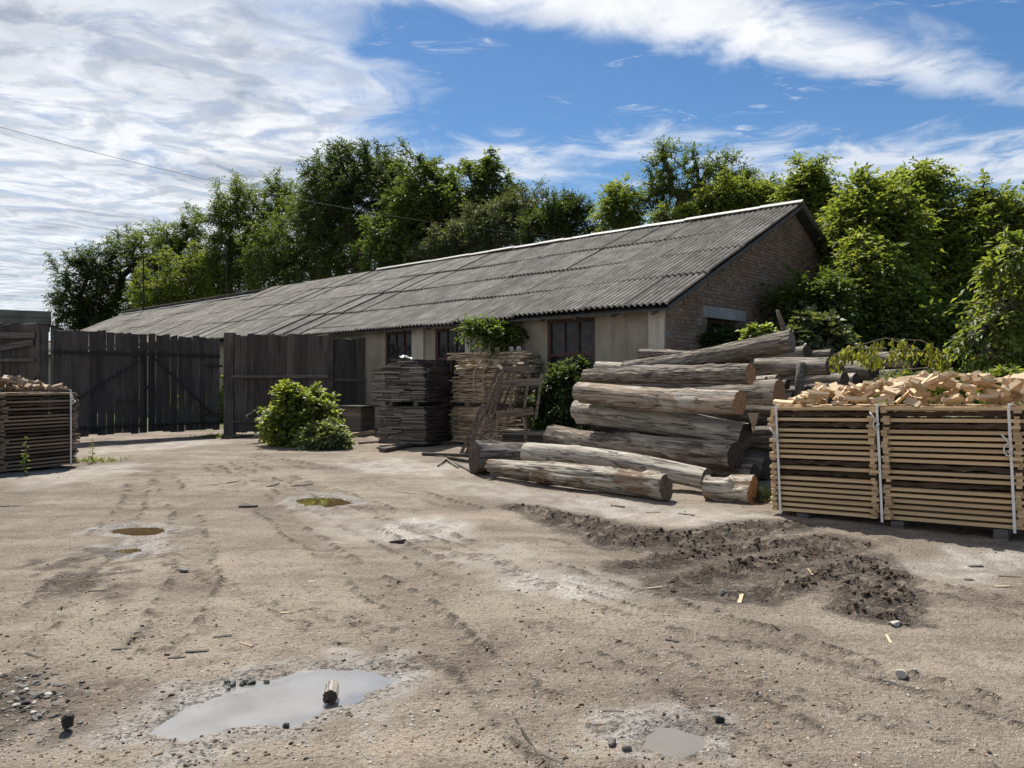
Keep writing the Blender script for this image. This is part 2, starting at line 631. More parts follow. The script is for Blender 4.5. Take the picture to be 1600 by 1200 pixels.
def mat_glass():
    t = NT('dirty_glass')
    a = t.noise(t.coord('Object'), 6, 6, 0.65)
    col = t.mix(t.remap(a, 0.4, 0.7), (0.012, 0.014, 0.016), (0.05, 0.05, 0.05))
    return t.principled(col, t.remap(a, 0.3, 0.7, 0.08, 0.35), None, 0.22)


M['glass'] = mat_glass()


def mat_leaf(name, c_dark, c_mid, c_light, trans=0.5, gloss=0.35, tr_gain=1.0):
    t = NT(name)
    geo = t.n('ShaderNodeNewGeometry')
    r = geo.outputs['Random Per Island']
    ramp = t.n('ShaderNodeValToRGB')
    el = ramp.color_ramp.elements
    el[0].position, el[0].color = 0.0, (*c_dark, 1)
    el[1].position, el[1].color = 1.0, (*c_light, 1)
    e = el.new(0.55)
    e.color = (*c_mid, 1)
    t.set(ramp.inputs[0], r)
    big = t.noise(t.coord('Object'), 0.55, 3)
    col = t.mix(t.remap(big, 0.38, 0.62, 0, 0.45), ramp.outputs[0], c_dark)
    pr = t.n('ShaderNodeBsdfPrincipled')
    t.set(pr.inputs['Base Color'], col)
    pr.inputs['Roughness'].default_value = 0.5
    pr.inputs['Specular IOR Level'].default_value = gloss
    tl = t.n('ShaderNodeBsdfTranslucent')
    warm = t.mix(1.0, col, (1.75 * tr_gain, 1.5 * tr_gain, 0.55 * tr_gain), 'MULTIPLY')
    t.set(tl.inputs['Color'], warm)
    ms = t.n('ShaderNodeMixShader')
    ms.inputs[0].default_value = trans + 0.06
    t.t.links.new(pr.outputs[0], ms.inputs[1])
    t.t.links.new(tl.outputs[0], ms.inputs[2])
    t.t.links.new(ms.outputs[0], t.out.inputs['Surface'])
    return t.m


M['leaf_deep'] = mat_leaf('leaf_deep', (0.030, 0.055, 0.020), (0.052, 0.092, 0.032), (0.090, 0.140, 0.052), 0.42)
M['leaf_mid'] = mat_leaf('leaf_mid', (0.048, 0.085, 0.026), (0.086, 0.140, 0.042), (0.145, 0.205, 0.070), 0.48)
M['leaf_yellow'] = mat_leaf('leaf_yellow', (0.078, 0.122, 0.034), (0.138, 0.196, 0.058), (0.225, 0.28, 0.098), 0.57)
M['leaf_fresh'] = mat_leaf('leaf_fresh', (0.095, 0.145, 0.038), (0.155, 0.215, 0.060), (0.25, 0.305, 0.115), 0.54, 0.8)
M['leaf_grey'] = mat_leaf('leaf_grey', (0.045, 0.068, 0.036), (0.080, 0.110, 0.058), (0.13, 0.165, 0.09), 0.35, 0.5)
M['leaf_wilt'] = mat_leaf('leaf_wilt', (0.120, 0.155, 0.035), (0.190, 0.225, 0.055), (0.270, 0.290, 0.090), 0.5)
M['leaf_gold'] = mat_leaf('leaf_gold', (0.220, 0.170, 0.030), (0.300, 0.240, 0.040), (0.360, 0.300, 0.060), 0.5)
M['leaf_pale'] = mat_leaf('leaf_pale', (0.10, 0.15, 0.06), (0.16, 0.22, 0.09), (0.27, 0.32, 0.17), 0.42, 1.0)
M['bark'] = wood('tree_bark', (0.045, 0.038, 0.030), (0.12, 0.10, 0.08), (9, 9, 2.2), 0.15, 0.8, 0.9)
M['twig'] = wood('twig_bark', (0.10, 0.085, 0.06), (0.20, 0.17, 0.13), (6, 6, 6), 0.15, 0.3, 0.85)


# ------------------------------------------------------------------ ground
def poly_sd(x, y, poly):
    """signed distance to a polygon, negative inside"""
    poly = np.asarray(poly, float)
    d = np.full(x.shape, 1e9)
    inside = np.zeros(x.shape, bool)
    n = len(poly)
    for i in range(n):
        ax, ay = poly[i]
        bx, by = poly[(i + 1) % n]
        ex, ey = bx - ax, by - ay
        wx, wy = x - ax, y - ay
        h = np.clip((wx * ex + wy * ey) / (ex * ex + ey * ey + 1e-12), 0, 1)
        d = np.minimum(d, np.hypot(wx - ex * h, wy - ey * h))
        c = ((ay > y) != (by > y)) & (x < (bx - ax) * (y - ay) / (by - ay + 1e-12) + ax)
        inside ^= c
    return np.where(inside, -d, d)


def line_d(x, y, pts):
    d = np.full(x.shape, 1e9)
    for (ax, ay), (bx, by) in zip(pts[:-1], pts[1:]):
        ex, ey = bx - ax, by - ay
        wx, wy = x - ax, y - ay
        h = np.clip((wx * ex + wy * ey) / (ex * ex + ey * ey + 1e-12), 0, 1)
        d = np.minimum(d, np.hypot(wx - ex * h, wy - ey * h))
    return d


def gp(pts):
    return [tuple(G(*p)[:2]) for p in pts]


def ell(cx, cy, rx, ry, n=14, seed=0):
    r_ = random.Random(seed)
    return gp([(cx + rx * (0.85 + 0.3 * r_.random()) * math.cos(2 * math.pi * k / n),
                cy + ry * (0.85 + 0.3 * r_.random()) * math.sin(2 * math.pi * k / n)) for k in range(n)])


PUDDLES = [
    (gp([(228, 1142), (262, 1106), (335, 1080), (420, 1056), (500, 1042), (590, 1044), (612, 1058), (566, 1080),
         (545, 1098), (500, 1116), (450, 1132), (400, 1126), (350, 1140), (290, 1156)]), 'wide grey puddle mirroring clouds in the foreground', 'big'),
    (ell(506, 783, 45, 7.5, 14, 1), 'small dark puddle farther back, in the middle of the yard', 'small'),
    (ell(218, 829, 43, 9, 14, 2), 'brown oval puddle at the left of the yard', 'small'),
    (ell(202, 859, 21, 4, 10, 3), 'tiny brown puddle just in front of the oval one', 'small'),
    (ell(1042, 1154, 58, 20, 14, 4), 'shallow drying puddle at the bottom of the yard', 'small'),
]
WATER_Z = -0.014
RUTS = [
    ([(815, 792), (860, 800), (905, 806), (960, 826), (1050, 836), (1120, 834), (1180, 822)], 0.17),
    ([(855, 808), (920, 826), (965, 846), (1060, 850), (1150, 838), (1240, 824)], 0.14),
    ([(985, 882), (1040, 872), (1110, 862), (1180, 852), (1300, 845)], 0.15),
    ([(1060, 912), (1110, 895), (1180, 884), (1250, 868), (1325, 852)], 0.17),
    ([(1115, 926), (1180, 928), (1240, 915), (1290, 892), (1368, 874)], 0.13),
    ([(1330, 905), (1350, 925), (1345, 950)], 0.13),
    ([(1385, 885), (1400, 925), (1405, 960)], 0.11),
    ([(1000, 840), (1090, 846)], 0.2),
]
RUTS = [(gp(a), w * 1.15) for a, w in RUTS]
# faint wheel tracks across the yard
TRACKS = [gp([(600, 1040), (470, 980), (330, 900), (180, 850)]), gp([(640, 1040), (560, 985), (480, 960)]), gp([(1500, 1160), (1340, 1120), (1240, 1090)]),
          gp([(1480, 1080), (1330, 1040), (1130, 980)]), gp([(860, 920), (720, 850), (560, 790)]),
          gp([(940, 960), (760, 880), (620, 830)]), gp([(1180, 1010), (1000, 965), (900, 940)]),
          gp([(100, 900), (220, 870), (330, 850)]), gp([(60, 960), (200, 925), (300, 905)]),
          gp([(1260, 1090), (1100, 1040), (960, 1000)]), gp([(520, 960), (640, 1010), (760, 1080)])]
LANES = [gp(a) for a in (
    [(1640, 1010), (1300, 930), (1000, 868), (750, 800), (560, 742), (350, 706)], [(1640, 1130), (1250, 1010), (950, 920), (700, 838), (520, 770), (330, 712)],
    [(930, 1200), (700, 1000), (540, 880), (430, 800), (330, 730)], [(1330, 1200), (1000, 1030), (740, 910), (540, 810), (380, 735)],
    [(250, 1010), (310, 890), (290, 800), (250, 740)], [(0, 1010), (130, 885), (200, 800), (225, 742)], [(1640, 960), (1400, 905), (1200, 880)])]
PALE = [(gp([(585, 815), (640, 806), (720, 815), (715, 838), (640, 845), (580, 836)]), 1.0),
        (gp([(800, 905), (880, 892), (980, 912), (975, 935), (900, 948), (810, 928)]), 1.0),
        (gp([(520, 724), (620, 716), (740, 728), (690, 742), (560, 738)]), 0.7),
        (gp([(880, 770), (1100, 795), (1210, 812), (1180, 830), (1000, 815), (860, 790)]), 0.7),
        (gp([(20, 745), (220, 722), (215, 740), (40, 768)]), 0.7),
        (gp([(130, 702), (330, 685), (345, 694), (130, 712)]), 0.8),
        (gp([(700, 745), (900, 772), (840, 790), (690, 762)]), 0.5),
        (gp([(1400, 880), (1500, 860), (1600, 870), (1560, 900), (1450, 905)]), 0.8),
        (gp([(480, 800), (570, 795), (620, 840), (520, 850)]), 0.45),
        (gp([(660, 860), (790, 850), (870, 880), (760, 905)]), 0.5),
        (gp([(60, 1150), (190, 1120), (230, 1160), (90, 1170)]), 0.5)]
DAMP = [(gp([(30, 880), (140, 850), (200, 875), (180, 940), (60, 930)]), 0.75), (gp([(0, 1060), (80, 1060), (110, 1140), (0, 1150)]), 0.9),
        (gp([(690, 1010), (760, 1000), (750, 1030)]), 0.7), (gp([(1000, 1100), (1120, 1120), (1150, 1190), (980, 1200)]), 0.5),
        (gp([(1220, 820), (1420, 850), (1380, 930), (1200, 900)]), 0.4)]


def ground_field(x, y, full=False):
    x, y = np.asarray(x, float), np.asarray(y, float)
    near = np.clip(1.0 - (np.hypot(x, y - 9) - 14) / 25.0, 0, 1)
    z = (fbm(x * 0.25, y * 0.25, 3, 3) - 0.5) * 0.10 + (fbm(x * 1.1, y * 1.1, 9, 3) - 0.5) * 0.045
    fine = (fbm(x * 5.0, y * 5.0, 21, 3) - 0.5) * 0.020 + (vnoise(x * 26, y * 26, 33) - 0.5) * 0.007
    z = z * near + fine * near + 0.004
    # heap of spoil near the kennel
    z = z + 0.24 * np.exp(-(((x + 3.9) / 1.0) ** 2 + ((y - 19.7) / 0.9) ** 2))
    mud = np.zeros(x.shape)
    ragged = fbm(x * 6, y * 6, 55, 4)
    rise, dip = np.zeros(x.shape), np.zeros(x.shape)
    for pts, w in RUTS:
        d = line_d(x, y, pts) + (ragged - 0.5) * 0.22
        k = 1 - sstep(d, w * 0.2, w * 1.05)
        clod = 0.55 * (1 - np.abs(2 * vnoise(x * 8, y * 8, 71) - 1)) + 0.45 * (1 - np.abs(2 * vnoise(x * 17, y * 17, 75) - 1))
        groove = np.exp(-((d - w * 1.1) / (w * 0.5)) ** 2)
        rise = np.maximum(rise, k * (-0.004 + 0.13 * np.clip(clod - 0.40, 0, 1) * (0.55 + 0.45 * np.sin(d * 46.0 + 9 * vnoise(x * 3, y * 3, 62)))))
        dip = np.maximum(dip, groove)
        mud = np.maximum(mud, np.maximum(sstep(k, 0.05, 0.30) * (0.22 + 0.78 * sstep(fbm(x * 11, y * 11, 66, 3) + 0.4 * (clod - 0.5), 0.40, 0.55)), groove * 0.55))
    z = z + rise - dip * (1 - np.clip(rise * 25, 0, 1)) * 0.010
    for pts in TRACKS:
        d = line_d(x, y, pts) + (ragged - 0.5) * 0.30
        k = np.exp(-(d / 0.036) ** 2) * sstep(fbm(x * 17, y * 17, 88, 3), 0.46, 0.56)
        z = z + k * 0.035 * (fbm(x * 14, y * 14, 90, 2) - 0.2)
        mud = np.maximum(mud, k * 0.5)
    lane = np.zeros(x.shape)
    gate_ = sstep(fbm(x * 1.3, y * 1.3, 191, 3), 0.36, 0.56)
    for pts in LANES:                          # long tyre passes: pressed band with crumbly edges
        d = line_d(x, y, pts) + (fbm(x * 1.7, y * 1.7, 181, 3) - 0.5) * 0.16
        band = 1 - sstep(d, 0.10, 0.16)
        edge = np.exp(-((d - 0.16) / 0.030) ** 2) * sstep(fbm(x * 15, y * 15, 193, 3), 0.42, 0.58) * gate_
        tread = band * (0.5 + 0.5 * np.sin(y * 38 + x * 21)) * gate_
        z = z - band * 0.010 + edge * 0.024 - tread * 0.006
        mud = np.maximum(mud, np.maximum(edge * 0.7, band * gate_ * 0.10 + tread * 0.07))
    pale = np.zeros(x.shape)
    wet = np.zeros(x.shape)
    nz = fbm(x * 2.2, y * 2.2, 101, 5, 0.62) - 0.5
    for poly, a in PALE:
        d = poly_sd(x, y, poly) + nz * 0.9
        pale = np.maximum(pale, a * 0.85 * (1 - sstep(d, -0.25, 0.25)) * (0.45 + 0.55 * sstep(fbm(x * 7, y * 7, 161, 4), 0.36, 0.58)))
    for poly, a in DAMP:
        d = poly_sd(x, y, poly) + nz * 0.9
        mud = np.maximum(mud, a * 0.75 * (1 - sstep(d, -0.2, 0.3)) * sstep(fbm(x * 8, y * 8, 171, 4), 0.38, 0.60))
    for poly, lab, kind in PUDDLES:
        c = np.mean(np.array(poly), axis=0)
        size = 0.5 * (np.max(np.array(poly)[:, 0]) - np.min(np.array(poly)[:, 0]))
        d = poly_sd(x, y, poly) - (0.035 if kind == 'big' else 0.05)
        far = d < 3.0
        d = d + (fbm(x * 7, y * 7, 131, 4) - 0.5) * min(0.20, size * 0.7)
        flat = 1 - sstep(d, 0.05, 0.9)
        z = z * (1 - flat) + flat * (0.004 + fine * 0.6 * near)
        z = z - 0.034 * (1 - sstep(d, -0.16, 0.06))
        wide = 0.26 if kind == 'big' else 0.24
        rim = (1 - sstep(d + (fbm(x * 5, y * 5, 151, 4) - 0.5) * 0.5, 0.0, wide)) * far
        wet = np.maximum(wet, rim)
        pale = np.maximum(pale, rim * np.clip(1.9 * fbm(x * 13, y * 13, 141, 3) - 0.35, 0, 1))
    grass = sstep(y + 0.25 * np.abs(x) + nz * 3, 23.6, 25.5)
    grass = np.maximum(grass, sstep(x - 0.30 * y + nz * 1.5, 3.6, 5.0) * sstep(y, 12.2, 13.5))
    grass = np.maximum(grass, sstep(np.hypot(x, y), 45, 60))
    if full:
        return z, mud, pale, wet, grass
    return z


def gz(x, y):
    return float(ground_field(np.array([x]), np.array([y]))[0])


def mat_ground():
    t = NT('yard_soil')
    v = t.coord('Object')
    at = t.n('ShaderNodeAttribute', attribute_name='mask')
    sp = t.n('ShaderNodeSeparateColor')
    t.t.links.new(at.outputs['Color'], sp.inputs[0])
    mud, pale, wet, grass = sp.outputs[0], sp.outputs[1], sp.outputs[2], at.outputs['Alpha']
    a = t.noise(v, 0.55, 6, 0.6, 0.3)
    b = t.noise(v, 4.5, 6, 0.65)
    c = t.noise(v, 36, 4, 0.65)
    d = t.noise(v, 120, 2, 0.6)
    chips = t.voronoi(v, 42)
    chip_c = t.n('ShaderNodeTexVoronoi')
    t.t.links.new(v, chip_c.inputs['Vector'])
    chip_c.inputs['Scale'].default_value = 42
    sc = t.n('ShaderNodeSeparateColor')
    t.t.links.new(chip_c.outputs['Color'], sc.inputs[0])
    col = t.mix(t.remap(a, 0.36, 0.62), (0.212, 0.174, 0.138), (0.335, 0.281, 0.222))
    col = t.mix(t.remap(b, 0.44, 0.66, 0, 0.7), col, (0.185, 0.150, 0.120))
    # streaks drawn out along the way lorries take to the gate
    mpn = t.n('ShaderNodeMapping')
    mpn.inputs['Rotation'].default_value = (0, 0, R(-130))
    mpn.inputs['Scale'].default_value = (0.16, 1.9, 1)
    t.t.links.new(v, mpn.inputs['Vector'])
    lane = t.noise(mpn.outputs[0], 1.0, 5, 0.6, 0.5)
    col = t.mix(t.remap(lane, 0.50, 0.66, 0, 0.62), col, (0.135, 0.105, 0.082))
    col = t.mix(t.remap(lane, 0.46, 0.34, 0, 0.40), col, (0.40, 0.335, 0.26))
    spot = t.noise(v, 1.7, 6, 0.7, 0.6)
    col = t.mix(t.remap(spot, 0.56, 0.66, 0, 0.55), col, (0.125, 0.10, 0.08))
    col = t.mix(t.remap(c, 0.52, 0.68, 0, 0.55), col, (0.12, 0.095, 0.073))
    col = t.mix(t.remap(c, 0.46, 0.32, 0, 0.55), col, (0.38, 0.335, 0.285))
    col = t.mix(t.remap(d, 0.53, 0.66, 0, 0.5), col, (0.09, 0.072, 0.058))
    # small pale chips of wood and stone trodden into the soil
    one = t.math('MULTIPLY', t.remap(sc.outputs[0], 0.80, 0.86), t.remap(chips, 0.32, 0.22))
    col = t.mix(t.math('MULTIPLY', one, 0.8), col, (0.50, 0.45, 0.37))
    two = t.math('MULTIPLY', t.remap(sc.outputs[1], 0.86, 0.9), t.remap(chips, 0.34, 0.24))
    col = t.mix(t.math('MULTIPLY', two, 0.8), col, (0.05, 0.042, 0.035))
    # dry pale crust, and the pale speckle of the puddle rims
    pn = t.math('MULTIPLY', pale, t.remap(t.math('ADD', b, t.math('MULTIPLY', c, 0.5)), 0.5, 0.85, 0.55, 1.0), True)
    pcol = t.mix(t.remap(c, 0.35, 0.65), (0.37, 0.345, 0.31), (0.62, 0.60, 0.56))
    crk = t.n('ShaderNodeTexVoronoi', feature='DISTANCE_TO_EDGE')
    t.t.links.new(v, crk.inputs['Vector'])
    crk.inputs['Scale'].default_value = 5.5
    crack = t.remap(crk.outputs['Distance'], 0.0, 0.035, 1, 0)
    crack = t.math('MULTIPLY', crack, t.remap(pale, 0.75, 0.95))
    crack = t.math('MULTIPLY', crack, t.remap(wet, 0.15, 0.0))
    pcol = t.mix(t.math('MULTIPLY', crack, 0.55), pcol, (0.09, 0.075, 0.06))
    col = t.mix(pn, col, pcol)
    # damp churned soil
    mcol = t.mix(t.remap(c, 0.35, 0.65), (0.055, 0.041, 0.031), (0.118, 0.090, 0.068))
    col = t.mix(t.math('MULTIPLY', mud, 0.86, True), col, mcol)
    # water edge: dark gravel between the pale speckle
    wn = t.math('MULTIPLY', t.remap(wet, 0.35, 0.95), t.remap(c, 0.44, 0.60))
    col = t.mix(t.math('MULTIPLY', wn, 0.85), col, (0.07, 0.06, 0.052))
    gcol = t.mix(t.remap(b, 0.35, 0.65), (0.055, 0.085, 0.022), (0.15, 0.155, 0.06))
    col = t.mix(grass, col, gcol)
    rough = t.math('SUBTRACT', 0.93, t.math('MULTIPLY', t.remap(wet, 0.1, 0.9), 0.50))
    h = t.math('ADD', t.math('MULTIPLY', c, 1.0), t.math('MULTIPLY', d, 0.35))
    h = t.math('ADD', h, t.math('MULTIPLY', one, 0.35))
    h = t.math('SUBTRACT', h, t.math('MULTIPLY', crack, 0.5))
    lump = t.math('ABSOLUTE', t.math('SUBTRACT', t.noise(v, 15, 4, 0.6, 0.8), 0.5))
    h = t.math('SUBTRACT', h, t.math('MULTIPLY', t.math('MULTIPLY', mud, lump), 13.0))
    return t.principled(col, rough, t.bump(h, 1.0, 0.035), 0.3)


def build_ground():
    ys = [-60, -30, -14, -7, -3, -1, 0.2, 0.9, 1.4]
    y = 1.6
    while y < 14.5:
        ys.append(y)
        y += 0.0072 * y
    while y < 30:
        ys.append(y)
        y += 0.014 * y
    while y < 900:
        ys.append(y)
        y += 0.10 * y
    xs = [0.0]
    x = 0.0
    while x < 5.2:
        x += 0.034
        xs.append(x)
    while x < 13.5:
        x += 0.085
        xs.append(x)
    while x < 900:
        x *= 1.16
        xs.append(x)
    xs = sorted([-v for v in xs[1:]] + xs)
    X, Y = np.meshgrid(np.array(xs), np.array(ys))
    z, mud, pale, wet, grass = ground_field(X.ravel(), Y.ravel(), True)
    verts = np.stack([X.ravel(), Y.ravel(), z], 1)
    nx, ny = len(xs), len(ys)
    i = np.arange((ny - 1) * (nx - 1))
    r, c = i // (nx - 1), i % (nx - 1)
    a = r * nx + c
    quads = np.stack([a, a + 1, a + nx + 1, a + nx], 1)
    me = mesh_np('ground', verts, quads, mat_ground(), True)
    at = me.color_attributes.new('mask', 'FLOAT_COLOR', 'POINT')
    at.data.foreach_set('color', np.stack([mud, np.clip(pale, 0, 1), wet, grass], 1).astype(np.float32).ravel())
    tag(obj('ground', me), 'bare trodden soil of the timber yard with wheel ruts and dry crusts', kind='structure')


build_ground()


def mat_water(name, murk, rough=0.015, ior=1.45):
    t = NT(name)
    a = t.noise(t.coord('Object'), 3.5, 4)
    col = t.mix(t.remap(a, 0.35, 0.65), tuple(c * 0.8 for c in murk), murk)
    rip = t.noise(t.coord('Object'), 9, 2)
    return t.principled(col, rough, t.bump(rip, 0.02, 0.01), 0.5, IOR=ior)


M['water_grey'] = mat_water('muddy_water_grey', (0.24, 0.23, 0.215), 0.008, 2.2)
M['water_thin'] = mat_water('muddy_water_thin', (0.15, 0.135, 0.115), 0.02, 1.7)
M['water_brown'] = mat_water('muddy_water_brown', (0.085, 0.058, 0.028), 0.02, 1.4)
for poly, lab, kind in PUDDLES:
    c = np.mean(np.array(poly), axis=0)
    k = 1.2 if kind == 'big' else 1.35
    vs = [(c[0] + (p[0] - c[0]) * k, c[1] + (p[1] - c[1]) * k, WATER_Z) for p in poly]
    water = 'water_grey' if kind == 'big' else 'water_thin' if 'shallow' in lab else 'water_brown'
    o = obj('puddle', mesh_pd('puddle', vs, [tuple(range(len(vs)))], M[water]))
    if o.data.polygons[0].normal.z < 0:
        o.data.flip_normals()
    tag(o, lab, kind='structure')

# ------------------------------------------------------------------ long brick barn
BA = R(-43.0)                                # local X runs along the eaves towards the near gable, local Y into the building
BC = Vector((2.97, 14.4, 0.0))               # near corner
BDIR = Vector((-math.cos(BA), -math.sin(BA), 0))     # along the wall, away from the gable
PDIR = Vector((-math.sin(BA), math.cos(BA), 0))
EAVE_Z, EAVE_T, RIDGE_T, RIDGE_Z, WALL_Z = 2.95, -0.35, 5.98, 5.90, 3.08
WIDTH = 2 * RIDGE_T
LEN_B = 45.2
SLOPE = math.atan2(RIDGE_Z - EAVE_Z, RIDGE_T - EAVE_T)


def bw(s, t, z):
    return BC + BDIR * s + PDIR * t + Vector((0, 0, z))


def build_barn():
    barn = empty('brick_barn', BC, BA)
    tag(barn, 'long low barn with brick gable, plastered front and grey corrugated roof', 'barn')
    wins = [(1.69, 3.0, 0.75, 2.84), (5.6, 6.74, 0.75, 2.80), (7.63, 8.81, 0.75, 2.80), (12.0, 13.2, 0.75, 2.8)]
    # plastered front wall with real window openings
    m = MB()
    s = 0.0
    for a, b, z0, z1 in wins:
        m.span(-a, -s, 0, 0.3, -0.2, WALL_Z)
        m.span(-b, -a, 0, 0.3, -0.2, z0)
        m.span(-b, -a, 0, 0.3, z1, WALL_Z)
        s = b
    m.span(-LEN_B, -s, 0, 0.3, -0.2, WALL_Z)
    m.build('front_wall', M['plaster'], barn)
    m = MB()
    m.span(-LEN_B, 0, WIDTH - 0.3, WIDTH, -0.2, WALL_Z)
    m.build('back_wall', M['plaster'], barn)
    MB().span(-LEN_B + 0.01, -0.3, 0.9, 1.0, -0.2, 3.0).build('inner_partition', M['interior'], barn)
    # pale piers
    MB().span(-0.36, -0.003, -0.05, -0.004, -0.1, 2.98).build('corner_pilaster', M['plaster_pale'], barn)
    MB().span(-7.63, -7.16, -0.04, -0.004, -0.1, 2.94).build('pier', M['plaster_pale'], barn)
    MB().span(-5.60, -5.42, -0.035, -0.004, -0.1, 2.94).build('pier', M['plaster_pale'], barn)
    # windows
    for wi, (a, b, z0, z1) in enumerate(wins[:3]):
        w = MB()
        f = 0.075
        y0, y1 = 0.02, 0.10
        w.span(-b + 0.004, -b + f, y0, y1, z0, z1).span(-a - f, -a - 0.004, y0, y1, z0, z1)
        w.span(-b + f, -a - f, y0, y1, z1 - f, z1 - 0.004).span(-b + f, -a - f, y0, y1, z0, z0 + f)
        win = w.build('window', M['brown_paint'], barn)
        if wi == 0:
            win['label'] = 'brown window with three upper panes and barred lower panes'
        zt = z0 + (z1 - z0) * 0.63
        rail = MB().span(-b + f, -a - f, y0 + 0.01, y1 - 0.01, zt - 0.035, zt + 0.035).build('transom', M['brown_paint'], win)
        W_ = (b - a) - 2 * f
        for k in (1, 2):
            xc = -b + f + W_ * k / 3
            MB().span(xc - 0.018, xc + 0.018, y0 + 0.012, y1 - 0.012, zt + 0.035, z1 - f).build('glazing_bar', M['brown_paint'], win)
        xc = -b + f + W_ * 0.5
        MB().span(xc - 0.028, xc + 0.028, y0 + 0.012, y1 - 0.012, z0 + f, zt - 0.035).build('mullion', M['brown_paint'], win)
        zl = z0 + (z1 - z0) * 0.36
        MB().span(-b + f, xc - 0.028, y0 + 0.02, y1 - 0.02, zl - 0.015, zl + 0.015).build('glazing_bar', M['brown_paint'], win)
        MB().span(xc + 0.028, -a - f, y0 + 0.02, y1 - 0.02, zl - 0.015, zl + 0.015).build('glazing_bar', M['brown_paint'], win)
        for k in range(3):
            x0 = -b + f + W_ * k / 3
            MB().span(x0 + 0.002, x0 + W_ / 3 - 0.002, 0.065, 0.071, zt + 0.02, z1 - f + 0.01).build('pane', M['glass'], win)
        for k in range(2):
            x0 = -b + f + W_ * k / 2
            MB().span(x0 + 0.002, x0 + W_ / 2 - 0.002, 0.065, 0.071, z0 + f - 0.01, zt - 0.02).build('pane', M['glass'], win)
        # iron bars fanned out like sunrays in front of the glass
        for k in range(9):
            cx = -b + f + 0.06
            ang = R(6 + k * 9.5)
            ln = min((W_ - 0.1) / max(math.cos(ang), 1e-3), (zt - z0 - 0.1) / max(math.sin(ang), 1e-3))
            p0 = Vector((cx, 0.028, z0 + 0.1))
            p1 = p0 + Vector((math.cos(ang) * ln, 0, math.sin(ang) * ln))
            MB().tube([p0, p1], 0.007, 5).build('iron_bar', M['rust'], win)
        MB().span(-b - 0.05, -a + 0.05, -0.07, 0.02, z0 - 0.06, z0 - 0.002).build('sill', M['concrete'], win)

    # gable: mortar body with proud bricks
    hole = (1.65, 3.10, 2.10, 2.83)
    def gtop(t):
        return RIDGE_Z - 0.07 - abs(t - RIDGE_T) * math.tan(SLOPE)
    v, f = [], []
    def quadprism(t0, t1, z0, za, zb):
        b0 = len(v)
        for x in (-0.30, -0.006):
            v.extend([(x, t0, z0), (x, t1, z0), (x, t1, zb), (x, t0, za)])
        f.extend([(b0, b0 + 1, b0 + 2, b0 + 3), (b0 + 7, b0 + 6, b0 + 5, b0 + 4), (b0, b0 + 4, b0 + 5, b0 + 1),
                  (b0 + 1, b0 + 5, b0 + 6, b0 + 2), (b0 + 2, b0 + 6, b0 + 7, b0 + 3), (b0 + 3, b0 + 7, b0 + 4, b0)])
    quadprism(0.302, hole[0], -0.2, gtop(0.302), gtop(hole[0]))
    quadprism(hole[0], hole[1], -0.2, hole[2], hole[2])
    quadprism(hole[0], hole[1], hole[3], gtop(hole[0]), gtop(hole[1]))
    quadprism(hole[1], RIDGE_T, -0.2, gtop(hole[1]), gtop(RIDGE_T))
    quadprism(RIDGE_T, WIDTH - 0.302, -0.2, gtop(RIDGE_T), gtop(WIDTH - 0.302))
    gable = obj('gable_wall', mesh_pd('gable_wall', v, f, M['mortar']), barn)
    variants = []
    for k in range(5):
        r_ = random.Random(100 + k)
        bm = MB()
        bm.box((0, 0, 0), (0.04, 0.242, 0.064))
        vv = [Vector(p) + Vector((r_.uniform(-.003, .003), r_.uniform(-.006, .006), r_.uniform(-.004, .004))) for p in bm.v]
        variants.append(mesh_pd('brick', vv, bm.f, M['brick']))
    bricks = []
    row = 0
    z = -0.05
    while z < RIDGE_Z:
        off = 0.0 if row % 2 == 0 else 0.126
        half = row % 6 == 0
        step = 0.252 if not half else 0.126
        t = 0.02 + off
        if off:
            bricks.append((0.02 + 0.057, z, 0.46))
        while t < WIDTH:
            bricks.append((t + step / 2, z, 1.0 if not half else 0.47))
            t += step
        z += 0.076
        row += 1
    keep = []
    for t, z, k in bricks:
        hw = 0.121 * k
        if t + hw > WIDTH or z + 0.033 > gtop(t - hw) or z + 0.033 > gtop(t + hw):
            continue
        if t + hw > hole[0] - 0.01 and t - hw < hole[1] + 0.01 and hole[2] - 0.03 < z < hole[3] + 0.03:
            continue
        if 1.42 < t + hw and t - hw < 3.38 and 2.80 < z < 3.10:
            continue
        keep.append((t, z, k))
    # the ones that show largest: near the corner and above the log pile
    keep.sort(key=lambda b_: (b_[1] < 2.05, b_[0]))
    r_ = random.Random(5)
    rest = MB()
    for i, (t, z, k) in enumerate(keep):
        dx = r_.uniform(-0.014, 0.004) if r_.random() > 0.07 else -0.022
        if i < 290:
            o = obj('brick', variants[i % 5], gable, (dx, t, z), (0, 0, r_.uniform(-.01, .01)), (1, k, 1))
        else:
            rest.box((dx, t, z), (0.04 + r_.uniform(-.006, .006), 0.242 * k + r_.uniform(-.008, .008), 0.064 + r_.uniform(-.006, .004)))
    tag(rest.build('brick_courses', M['brick'], gable), kind='stuff')
    MB().span(-0.2, 0.035, 1.45, 3.35, 2.835, 3.07).build('lintel', M['concrete'], barn)
    gw = MB().span(-0.2, -0.12, hole[0] + 0.01, hole[0] + 0.09, hole[2] + .01, hole[3] - .004)
    gw.span(-0.2, -0.12, hole[1] - 0.09, hole[1] - 0.01, hole[2] + .01, hole[3] - .004)
    gw.span(-0.2, -0.12, hole[0] + 0.09, hole[1] - 0.09, hole[3] - 0.09, hole[3] - 0.004)
    gw.span(-0.2, -0.12, hole[0] + 0.09, hole[1] - 0.09, hole[2] + .01, hole[2] + 0.09)
    gwo = gw.build('gable_window', M['brown_paint'], barn)
